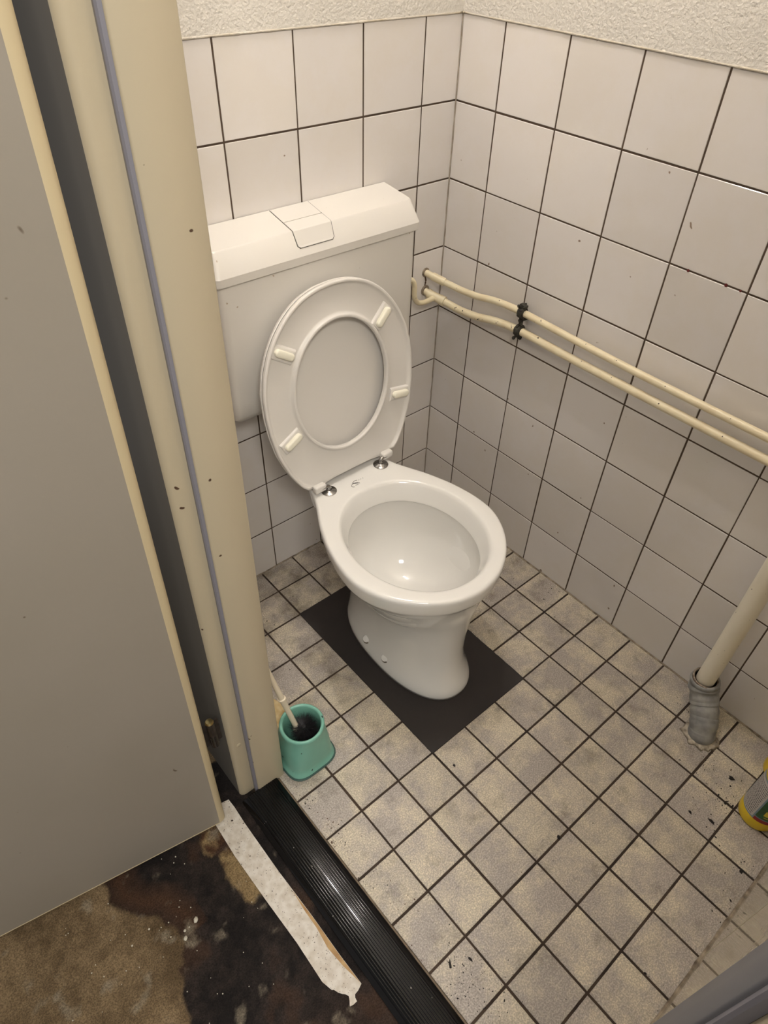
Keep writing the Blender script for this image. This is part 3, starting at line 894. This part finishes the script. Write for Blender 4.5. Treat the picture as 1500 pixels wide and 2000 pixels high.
# dark joint around the button
bm = bmesh.new()
path = [(-.004, zt(-.004)), (-.0855, zt(-.0855)), (-.0882, .9233), (-.1010, .9003), (-.1035, .8970)]
ol = [brow(y, z, (.0065 if i == 4 else .002 if i == 3 else 0))[0] for i, (y, z) in enumerate(path)]
orr = [brow(y, z, (.0065 if i == 4 else .002 if i == 3 else 0))[1] for i, (y, z) in enumerate(path)]
loop = [Vector(p) + Vector((-.0005, 0, .0001)) for p in ol] + [Vector(p) + Vector((.0005, 0, .0001)) for p in orr[::-1]]
tube(bm, loop, .00075, 8)
tag(from_bm('button_gap', bm, M_MARK, parent=cis), 'dark joint line around the button')
# side plug
bm = bmesh.new(); lathe(bm, [(.0001, 0), (.007, 0), (.007, .006), (.0055, .008), (.0001, .008)], (CX1 - .006, -.030, .895), (1, 0, 0), 18)
box(bm, CX1 - .004, CX1 + .004, -.040, -.020, .876, .900)
tag(from_bm('side_plug', bm, M_RUST, parent=cis, smooth='auto'), 'dark plug on the right-hand side')
# flush pipe between tank and bowl
bm = bmesh.new()
tube(bm, catmull([(-.425, -.050, .562), (-.425, -.050, .48), (-.427, -.052, .40), (-.43, -.066, .345), (-.430, -.085, .333)], 6), .022, 24)
o = from_bm('flush_pipe', bm, M_PLAST, smooth='auto', origin=(-.43, -.06, .45))
tag(o, 'white flush pipe running down the wall behind the raised lid', 'pipe')

# ------------------------------------------------------------------ water pipes along the right wall
def pipe_obj(name, path, r, m, label, org, fittings=()):
    bm = bmesh.new(); tube(bm, path, r, 22)
    o = from_bm(name, bm, m, smooth='auto', origin=org)
    tag(o, label, 'pipe', 'cream water pipes along the right wall')
    for nm, pa, rr_, mm in fittings:
        bm = bmesh.new(); tube(bm, pa, rr_, 22); from_bm(nm, bm, mm, parent=o, smooth='auto')
    return o
up = [(-.055, .004, .7040), (-.052, -.010, .7015), (-.040, -.033, .6935), (-.031, -.060, .689), (-.026, -.095, .6865), (-.025, -.148, .6905), (-.025, -.20, .7000), (-.025, -.25, .7045), (-.025, -.290, .7050),
      (-.025, -.36, .7035), (-.025, -.45, .7010), (-.025, -.60, .6985), (-.025, -.85, .699), (-.025, -1.05, .700), (-.025, YF + .001, .700)]
o = pipe_obj('water_pipe', catmull(up, 8), .0078, M_PIPE, 'upper of the two cream painted pipes running along the right wall', (-.025, -.6, .70),
             [('coupling', [(-.0475, -.018, .6985), (-.0345, -.048, .6905)], .0098, M_PIPE)])
bm = bmesh.new(); lathe(bm, [(.0115, 0), (.0115, .0010), (.0088, .0025), (.0086, .0025)], (-.055, -.0005, .704), (0, -1, 0), 24)
tag(from_bm('wall_rosette', bm, M_CAULK, parent=o, smooth='auto'), 'dirty ring where the pipe leaves the wall')
lo = [(-.053, .004, .6580), (-.051, -.010, .6540), (-.040, -.033, .6460), (-.031, -.060, .6405), (-.027, -.10, .6375), (-.026, -.155, .6425), (-.0255, -.205, .6530), (-.025, -.25, .6590), (-.025, -.290, .6610),
      (-.025, -.36, .6600), (-.025, -.45, .6585), (-.025, -.60, .6580), (-.025, -.85, .6580), (-.025, -1.05, .658), (-.025, YF + .001, .658)]
o = pipe_obj('water_pipe', catmull(lo, 8), .0090, M_PIPE, 'lower of the two cream painted pipes on the right wall, chipped near the corner', (-.025, -.6, .66),
             [('tee_fitting', [(-.0500, -.014, .6520), (-.0345, -.047, .6435)], .0112, M_PIPE), ('collar', [(-.0372, -.040, .6445), (-.0335, -.052, .6425)], .0122, M_PIPE),
              ('collar', [(-.0515, -.010, .6540), (-.0485, -.0155, .6515)], .0120, M_PIPE)])
bm = bmesh.new(); lathe(bm, [(.0130, 0), (.0130, .0012), (.0098, .0035), (.0096, .0035)], (-.053, -.0005, .658), (0, -1, 0), 24)
tag(from_bm('wall_rosette', bm, M_CAULK, parent=o, smooth='auto'), 'dirty ring where the pipe leaves the wall')
# chipped paint on the curved part
rn = random.Random(12)
lop = [p for p in catmull(lo, 8) if -.275 < p.y < -.085]
for k in range(13):
    p = lop[int(rn.random() ** 1.0 * (len(lop) - 1))] + Vector((0, rn.uniform(-.004, .004), 0))
    a = rn.uniform(2.3, 3.6); nrm = Vector((math.cos(a), -.15, math.sin(a) * 1.0)).normalized()
    bm = bmesh.new(); r = rn.uniform(.0008, .0019)
    lathe(bm, [(r, -.0006), (r * .9, .0004), (.0001, .0006)], p + nrm * .0088, nrm, 7)
    from_bm('paint_chip', bm, M_DIRT, parent=o)
# thin branch turning back to the cistern
bm = bmesh.new()
tube(bm, catmull([(-.044, -.028, .6470), (-.060, -.031, .6480), (-.085, -.034, .6490), (-.104, -.034, .6530), (-.116, -.034, .6640), (-.121, -.034, .680), (-.1215, -.034, .700), (-.130, -.034, .716), (-.150, -.034, .722), (-.184, -.034, .722)], 7), .0062, 18)
from_bm('branch', bm, M_PIPE, parent=o, smooth='auto')
# grime streak on the tile between the two outlets
bm = bmesh.new()
pts = catmull([(-.056, -.0008, .694), (-.053, -.0008, .683), (-.055, -.0008, .670)], 8)
tube(bm, pts, [.0017 * (1 + .8 * noise.noise(p * 300)) for p in pts], 8)
tag(from_bm('dirt_smear', bm, M_DIRT2, smooth=True, origin=(-.055, -.0012, .68)), 'dark grime smear on the tile between the two pipe outlets', 'dirt')

# corroded double clamp
cl_ = thing('pipe_clamp', (0, -.285, .685), 'corroded dark double clamp holding the two cream pipes near the corner', 'pipe clamp')
rn = random.Random(3)
for zc, r0 in ((.705, .0080), (.661, .0092)):
    bm = bmesh.new()
    n = 40; rgs = []
    for q, off in ((0, -.0085), (1, -.006), (1, .006), (0, .0085)):
        rg = []
        for k in range(n):
            a = 2 * PI * k / n
            rr_ = r0 + (.0042 + .0030 * abs(noise.noise(Vector((math.cos(a) * 2, math.sin(a) * 2, zc * 50 + off * 80))))) * q
            rg.append((-.025 + rr_ * math.cos(a), -.285 + off + .0012 * noise.noise(Vector((a, zc, off))), zc + rr_ * math.sin(a)))
        rgs.append(rg)
    loft(bm, rgs, True, True)
    # lugs with bolt heads
    s = 1 if zc > .68 else -1
    box(bm, -.030, -.020, -.2925, -.2775, zc + s * (r0 + .001) - .002, zc + s * (r0 + .0085) + .002)
    for k in range(7):
        lathe(bm, [(.0001, -.003), (.0035, -.0015), (.0042, .001), (.0001, .003)],
              (-.025 + rn.uniform(-.008, .006), -.285 + rn.uniform(-.010, .010), zc + s * (r0 + rn.uniform(.002, .010))), (rn.uniform(-1, 1), -1, rn.uniform(-1, 1)), 8)
    from_bm('clamp_ring', bm, M_RUST, parent=cl_, smooth='auto', angle=60)
bm = bmesh.new()
tube(bm, [(-.025, -.285, .694), (-.024, -.286, .683), (-.025, -.285, .672)], [.0055, .0042, .0058], 10)
tube(bm, [(-.020, -.283, .684), (-.0, -.283, .684)], .004, 10)
for k in range(8):
    lathe(bm, [(.0001, -.003), (.0034, -.001), (.0036, .001), (.0001, .003)], (-.028 + rn.uniform(-.006, .006), -.285 + rn.uniform(-.008, .006), .683 + rn.uniform(-.010, .010)), (rn.uniform(-1, 1), -1, rn.uniform(-1, 1)), 8)
from_bm('bolt', bm, M_RUST, parent=cl_, smooth='auto', angle=60)

# ------------------------------------------------------------------ waste pipe with taped bend
WX, WY = -.056, -.990
wp = thing('waste_pipe', (WX, WY, 0), 'cream plastic waste pipe dropping along the right wall into a grey taped bend', 'pipe')
bm = bmesh.new(); tube(bm, [(WX, WY, .098), (WX, WY, .30), (WX, WY, .62), (WX, WY, .75)], .0205, 32)
tube(bm, catmull([(WX, WY, .75), (WX, WY - .003, .79), (WX, WY - .03, .82), (WX, WY - .07, .835), (WX, WY - .16, .84)], 6), .0205, 32)
from_bm('upright', bm, M_PVC, parent=wp, smooth='auto')
bend = catmull([(WX, WY, .112), (WX - .001, WY - .004, .092), (WX - .012, WY - .022, .066), (WX - .030, WY - .042, .043), (WX - .046, WY - .056, .018), (WX - .052, WY - .062, -.006)], 8)
bm = bmesh.new()
radii = []
for i, p in enumerate(bend):
    t = i / (len(bend) - 1)
    radii.append(.0320 - .0035 * t + .0012 * math.sin(t * 38) + .0010 * noise.noise(p * 60))
rs = tube(bm, bend, radii, 36, caps=False)
inner = ring(bm, [Vector(v.co).lerp(bend[0], .14) + Vector((0, 0, .003)) for v in rs[0]]); bridge(bm, inner, rs[0])
inn2 = ring(bm, [Vector(v.co).lerp(bend[0], .22) + Vector((0, 0, -.004)) for v in rs[0]]); bridge(bm, inn2, inner)
inn3 = ring(bm, [Vector(v.co).lerp(bend[0], .26) + Vector((0, 0, -.030)) for v in rs[0]]); bridge(bm, inn3, inn2)
bm.faces.new(inn3)
tb = from_bm('taped_bend', bm, M_TAPE, parent=wp, smooth=True)
tag(tb, 'bend wrapped in wrinkled grey duct tape')
for idx in (9, 17, 25, 32):
    p = bend[idx]; q = bend[idx + 1]
    bm = bmesh.new()
    d = (q - p).normalized() + Vector((.10 * (idx % 3 - 1), .08, .05)); d.normalize()
    lathe(bm, [(radii[idx] + .0004, -.0045), (radii[idx] + .0013, -.003), (radii[idx] + .0013, .004), (radii[idx] + .0004, .0045)], p, d, 36, cap0=False, cap1=False)
    from_bm('tape_wrap', bm, M_TAPE, parent=tb, smooth='auto')
bm = bmesh.new(); lathe(bm, [(.0290, -.002), (.0290, .003), (.0265, .0045), (.0250, .003), (.0250, -.002)], (WX, WY, .114), (0, 0, 1), 36)
tag(from_bm('rubber_collar', bm, mat('brown_collar', srgb(90, 70, 56), .6, noise_amt=.8, noise_scale=120, col2=srgb(190, 178, 160)), parent=wp, smooth='auto'), 'brown crusted collar at the mouth of the bend')
bm = bmesh.new(); base = bend[-2]; n = 48; r1 = []; r2 = []; r3 = []
for k in range(n):
    a = 2 * PI * k / n; f = 1 + .25 * noise.noise(Vector((math.cos(a) * 3, math.sin(a) * 3, 1)))
    ex = (.0350 * f); cx_, cy_ = -.106, -1.050
    r1.append((cx_ + ex * math.cos(a), cy_ + ex * 1.15 * math.sin(a), .0002)); r2.append((cx_ + (ex - .003) * math.cos(a), cy_ + (ex - .003) * 1.15 * math.sin(a), .006)); r3.append((cx_ + .024 * math.cos(a), cy_ + .026 * math.sin(a), .009))
loft(bm, [r1, r2, r3])
tag(from_bm('filler_ring', bm, M_CEMENT, parent=wp, smooth=True), 'crumbly white filler where the bend enters the floor')

# ------------------------------------------------------------------ toilet brush in its mint holder
BX, BY = -.8215, -.500
hb = thing('brush_holder', (BX, BY, 0), 'mint green plastic toilet brush holder standing behind the door frame', 'brush holder')
bm = bmesh.new()
def blend(z, R_, sqr, hw):
    pts = []
    for k in range(64):
        a = 2 * PI * k / 64; e_ = 2 + 2.2 * sqr
        c_, s_ = math.cos(a), math.sin(a)
        r = 1 / ((abs(c_) ** e_ + abs(s_) ** e_) ** (1 / e_))
        rad = R_ * r
        pts.append((BX + rad * c_, BY - .006 * (1 - sqr) + rad * s_, z))
    return pts
holder = [blend(.0, .0555, .8, 0), blend(.004, .0570, .8, 0), blend(.008, .0565, .8, 0), blend(.011, .0535, .8, 0), blend(.03, .0525, .7, 0), blend(.06, .0505, .5, 0), blend(.09, .0480, .25, 0), blend(.110, .0458, .05, 0), blend(.118, .0470, 0, 0), blend(.1235, .0470, 0, 0), blend(.1268, .0450, 0, 0),
          blend(.1268, .0415, 0, 0), blend(.1225, .0392, 0, 0), blend(.09, .0400, 0, 0), blend(.05, .0400, 0, 0), blend(.02, .0400, 0, 0), blend(.012, .030, 0, 0)]
loft(bm, holder)
from_bm('cup', bm, M_GREEN, parent=hb, smooth='auto', angle=70)
bm = bmesh.new(); loft(bm, [blend(.0004, .0595, .8, 0), blend(.003, .0600, .8, 0), blend(.0048, .0580, .8, 0)])
tag(from_bm('base_rim', bm, M_DKGREEN, parent=hb, smooth='auto'), 'dark green base rim')
A_ = Vector((-.8245, -.4896, .085)); B_ = Vector((-.8486, -.450, .262)); ax = (B_ - A_).normalized()
tbx = thing('toilet_brush', tuple(A_ - ax * .04), 'toilet brush with cream handle and black bristles resting in the mint holder', 'toilet brush')
bm = bmesh.new()
ln = .36
hp = [(-.045, .004), (-.004, .0045), (0, .0085), (.004, .0085), (.006, .0060), (.02, .0058), (.06, .0060), (.095, .0066), (.102, .0072), (.103, .0086), (.1065, .0086), (.108, .0062), (.16, .0056), (.24, .0056), (.26, .0075), (.32, .0085), (.345, .0065), (.352, .002)]
lathe(bm, [(r, h) for h, r in hp], A_, ax, 20)
from_bm('handle', bm, M_HANDLE, parent=tbx, smooth='auto')
bm = bmesh.new()
rn = random.Random(17)
head_c = A_ - ax * .020 + Vector((.010, -.013, .008))
lathe(bm, [(.002, -.028), (.013, -.022), (.0165, -.008), (.0165, .010), (.012, .022), (.003, .028)], head_c, ax, 20)
side = ax.cross(Vector((0, 1, 0))).normalized(); side2 = ax.cross(side)
for k in range(2400):
    a = rn.uniform(0, 2 * PI); h = rn.uniform(-.028, .032)
    d = (side * math.cos(a) + side2 * math.sin(a) + ax * (h * 14 + rn.uniform(-.25, .25))).normalized()
    p0 = head_c + ax * h * .8
    l_ = rn.uniform(.026, .040)
    p2 = p0 + d * l_
    # keep bristles inside the cup
    q = Vector((p2.x - BX, p2.y - (BY - .006), 0))
    if q.length > .0385: q = q.normalized() * .0385; p2.x = BX + q.x; p2.y = BY - .006 + q.y
    p2.z = max(p2.z, .016)
    s0 = d.cross(ax).normalized() * .00055; s1 = d.cross(s0).normalized() * .00055
    v = [bm.verts.new(p0 + s0), bm.verts.new(p0 - s0), bm.verts.new(p0 + s1), bm.verts.new(p2)]
    for f in ((0, 1, 3), (1, 2, 3), (2, 0, 3)): bm.faces.new([v[i] for i in f])
tag(from_bm('bristles', bm, M_BRISTLE, parent=tbx), 'black bristle head')
for a_, z_, r_k in ((-.30, .052, .0042), (-.34, .078, .0028), (-.62, .048, .0012), (-.20, .104, .0011)):
    bm = bmesh.new(); R_ = .0535 - (z_ - .03) * .06
    dct = Vector((math.cos(a_ - .75), math.sin(a_ - .75), .12)).normalized()
    lathe(bm, [(r_k, -.004), (r_k * .9, .0010), (.0001, .0014)], Vector((BX, BY, z_)) + Vector((dct.x, dct.y, 0)) * R_, dct, 9)
    tag(from_bm('dirt_spot', bm, M_DKGREEN, parent=hb), 'dark dirt spot')
# yellowed scrap behind the holder
bm = bmesh.new()
pts = [(-.800, -.352), (-.794, -.372), (-.796, -.400), (-.806, -.424), (-.822, -.436), (-.850, -.432), (-.862, -.40), (-.850, -.36)]
loft(bm, [[(x, y, .0004) for x, y in pts], [(x, y, .005 + .003 * noise.noise(Vector((x * 60, y * 60, 0)))) for x, y in pts], [(x * .9 - .083, y * .9 - .040, .006) for x, y in pts]])
tag(from_bm('scrap', bm, M_PAPER, origin=(-.83, -.40, 0)), 'yellowed scrap lying on the tiles behind the brush holder', 'scrap')

# ------------------------------------------------------------------ yellow cleaner bottles
def bottle(cx_, cy_, label, rot=0.0, rich=True):
    th = thing('cleaner_bottle', (cx_, cy_, .0005), label, 'bottle', 'yellow bottles by the front wall')
    bm = bmesh.new()
    R_ = .0385
    pr = [(.001, .002), (.030, .001), (.0345, .0), (.0375, .003), (R_, .009), (R_, .030), (.0378, .032), (.0378, .150), (R_, .152), (.0375, .170), (.030, .192), (.018, .206), (.0145, .212), (.0145, .220)]
    lathe(bm, pr, (cx_, cy_, .0005), (0, 0, 1), 48)
    from_bm('body', bm, M_YELLOW, parent=th, smooth='auto')
    bm = bmesh.new(); lathe(bm, [(.0165, .0), (.0170, .002), (.0165, .022), (.014, .026), (.0001, .0265)], (cx_, cy_, .2185), (0, 0, 1), 32)
    from_bm('cap', bm, M_YELLOW, parent=th, smooth='auto')
    if not rich: return th
    bm = bmesh.new()
    def patch(a0, a1, z0, z1, mi, off):
        n = max(2, int(abs(a1 - a0) / .12)); g0 = []
        for k in range(n + 1):
            a = a0 + (a1 - a0) * k / n; r = .0378 + off
            g0.append((bm.verts.new((cx_ + r * math.cos(a), cy_ + r * math.sin(a), z0)), bm.verts.new((cx_ + r * math.cos(a), cy_ + r * math.sin(a), z1))))
        for (p, q), (s, t) in zip(g0, g0[1:]):
            bm.faces.new((p, s, t, q)).material_index = mi
    c = rot
    patch(c - PI, c + PI, .034, .149, 1, .0003)           # grey-blue ground
    patch(c - 1.25, c - .02, .038, .145, 0, .0006)        # white text panel
    patch(c + .06, c + 1.5, .048, .145, 2, .0006)         # green artwork panel
    patch(c + .06, c + 1.9, .034, .045, 3, .0007)         # red band
    rn = random.Random(4)
    for k in range(16):
        z = .042 + k * .0062
        a = c - 1.18
        while a < c - .12:
            w_ = rn.uniform(.05, .14); patch(a, min(a + w_, c - .1), z, z + .0022, 5, .0009); a += w_ + .03
    for k in range(14):                                    # lemon-yellow sprays of the artwork
        a = c + .2 + rn.uniform(0, 1.0); z = .055 + rn.uniform(0, .07)
        patch(a, a + rn.uniform(.1, .3), z, z + rn.uniform(.002, .006), 4, .0009)
    patch(c + .35, c + .75, .062, .080, 4, .0010)
    o = from_bm('label', bm, [M_LABELW, M_LABELB, M_LABELG, M_LABELR, M_LABELY, M_INK], parent=th, smooth='auto')
    return th
bottle(-.176, -1.224, 'yellow cleaner bottle with green and red label, standing by the front wall', rot=math.radians(172))
bottle(-.050, -1.214, 'plain yellow bottle, half hidden behind the labelled one near the right wall', rich=False)

# ------------------------------------------------------------------ ceiling lamp of the toilet room
lamp = thing('ceiling_lamp', (-.42, -.165, CEIL), 'ceiling lamp with two round opal bulbs above the cistern', 'lamp')
bm = bmesh.new(); box(bm, -.47, -.37, -.32, -.01, CEIL - .035, CEIL - .0005)
from_bm('lamp_base', bm, M_LAMPBASE, parent=lamp, bevel=.006)
for p in BULB_POS:
    bm = bmesh.new()
    lathe(bm, [(.016, CEIL - .03), (.016, p[2] + .045)], (p[0], p[1], 0), (0, 0, 1), 20)
    from_bm('lamp_holder', bm, M_LAMPBASE, parent=lamp, smooth='auto')
    bm = bmesh.new(); bmesh.ops.create_uvsphere(bm, u_segments=24, v_segments=16, radius=.036)
    bmesh.ops.translate(bm, verts=bm.verts[:], vec=Vector((p[0], p[1], p[2] + .012)))
    tag(from_bm('bulb', bm, M_GLASS, parent=lamp, smooth=True), 'glowing round opal bulb')
# corridor lamp
ld = bpy.data.lights.new('corridor_lamp', 'AREA'); ld.shape = 'RECTANGLE'; ld.size = .6; ld.size_y = .3
ld.energy = HALL_W; ld.color = (1.0, .95, .88)
lo_ = bpy.data.objects.new('corridor_lamp', ld); COL.objects.link(lo_)
lo_.location = (-1.45, -1.85, 2.30)
lo_.rotation_euler = (Vector((-1.45, -1.85, 2.30)) - Vector((-.7, -.5, .5))).to_track_quat('Z', 'Y').to_euler()
tag(lo_, 'rectangular corridor ceiling lamp', 'lamp')

# ------------------------------------------------------------------ loose dirt on the floor
def flakes(bm, spots, mi, seed, zb=.0001):
    rn = random.Random(seed)
    for x, y, spread, cnt, smin, smax in spots:
        for k in range(cnt):
            px, py = rn.gauss(x, spread), rn.gauss(y, spread)
            if cnt == 1: px, py = x, y
            if px > -.006 or py < YF + .006 or px < XL + .006: continue
            if math.hypot(px + .106, py + 1.05) < .04 or math.hypot(px + .176, py + 1.224) < .04 or math.hypot(px + .05, py + 1.214) < .04: continue
            if PX0 < px < PX1 and PY0 < py < PY1: continue
            s = rn.uniform(smin, smax) * (1 if cnt == 1 else rn.random() ** 1.5 + .25); nn = rn.randint(5, 8); an = rn.uniform(0, PI); el = rn.uniform(1, 2.2)
            pts = []
            for q in range(nn):
                a = 2 * PI * q / nn; r = s * rn.uniform(.5, 1.1)
                u_, v_ = r * math.cos(a) * el, r * math.sin(a)
                pts.append((px + u_ * math.cos(an) - v_ * math.sin(an), py + u_ * math.sin(an) + v_ * math.cos(an)))
            h = min(.002, s * .7)
            loft(bm, [[(a, b, zb) for a, b in pts], [(px + (a - px) * .7, py + (b - py) * .7, zb + h) for a, b in pts]], mi=mi)
bm = bmesh.new()
spots = [(-.859, -1.001, 0, 1, .004, .004), (-.826, -1.018, 0, 1, .0035, .0035), (-.144, -1.15, 0, 1, .006, .006), (-.148, -1.158, .01, 5, .001, .003), (-.281, -1.131, 0, 1, .004, .004),
         (-.264, -1.17, 0, 1, .005, .005), (-.272, -1.155, .02, 14, .0008, .0022), (-.535, -.985, 0, 1, .004, .004), (-.59, -.738, 0, 1, .003, .004), (-.158, -1.10, .03, 60, .0005, .0014),
         (-.20, -1.165, .035, 190, .0004, .0012), (-.205, -1.175, .012, 30, .001, .0028), (-.845, -1.03, .028, 170, .0005, .0014), (-.86, -1.08, .03, 120, .0004, .0012), (-.88, -.72, .02, 50, .0005, .0016),
         (-.885, -.60, .015, 40, .0005, .0016), (-.875, -.80, .02, 50, .0004, .0013), (-.80, -.57, .03, 30, .0005, .0014), (-.06, -1.02, .03, 40, .0004, .0014), (-.13, -.98, .03, 30, .0004, .0012),
         (-.30, -1.27, .02, 30, .0006, .0022), (-.40, -1.28, .02, 25, .0006, .0022), (-.62, -1.27, .02, 15, .0006, .002), (-.05, -.55, .03, 20, .0005, .0015), (-.08, -.36, .05, 30, .0005, .0018),
         (-.10, -.20, .05, 40, .0005, .0018), (-.75, -.05, .08, 40, .0005, .002), (-.70, -.25, .08, 60, .0004, .0014), (-.45, -.9, .25, 130, .0003, .0010), (-.6, -1.1, .2, 70, .0003, .0010), (-.307, -1.262, 0, 1, .005, .005)]
flakes(bm, spots, 0, 77)
spots = [(-.895, -.70, .004, 20, .0006, .002), (-.88, -.66, .02, 60, .0004, .0013), (-.60, -1.05, .3, 120, .0003, .0009), (-.87, -.9, .03, 80, .0004, .0012), (-.25, -.7, .2, 90, .0003, .0009), (-.2, -1.15, .06, 80, .0004, .0012)]
flakes(bm, spots, 1, 78)
tag(from_bm('dirt_flakes', bm, [M_DIRT, M_DIRT2]), 'black and brown dirt crumbs scattered over the toilet floor tiles', 'dirt', kind='stuff')
# rust specks on the right wall
M_RR = mat('rust_red', srgb(96, 30, 26), .7)
for y, r, lb in ((-.611, .0028, 'dark red speck on a tile joint of the right wall, nearest the corner'), (-.685, .0032, 'larger dark red speck on the right wall, in the middle of three'),
                 (-.712, .0022, 'small dark red speck on the right wall joint, furthest from the corner')):
    bm = bmesh.new(); lathe(bm, [(r, 0), (r * .9, .0008), (.0001, .0012)], (-.0001, y, .908), (-1, 0, 0), 10)
    tag(from_bm('rust_speck', bm, M_RR, origin=(0, y, .908)), lb, 'stain', 'red specks on the right wall')

# helper property is not needed in the finished scene
for o in bpy.data.objects:
    if '_w' in o: del o['_w']
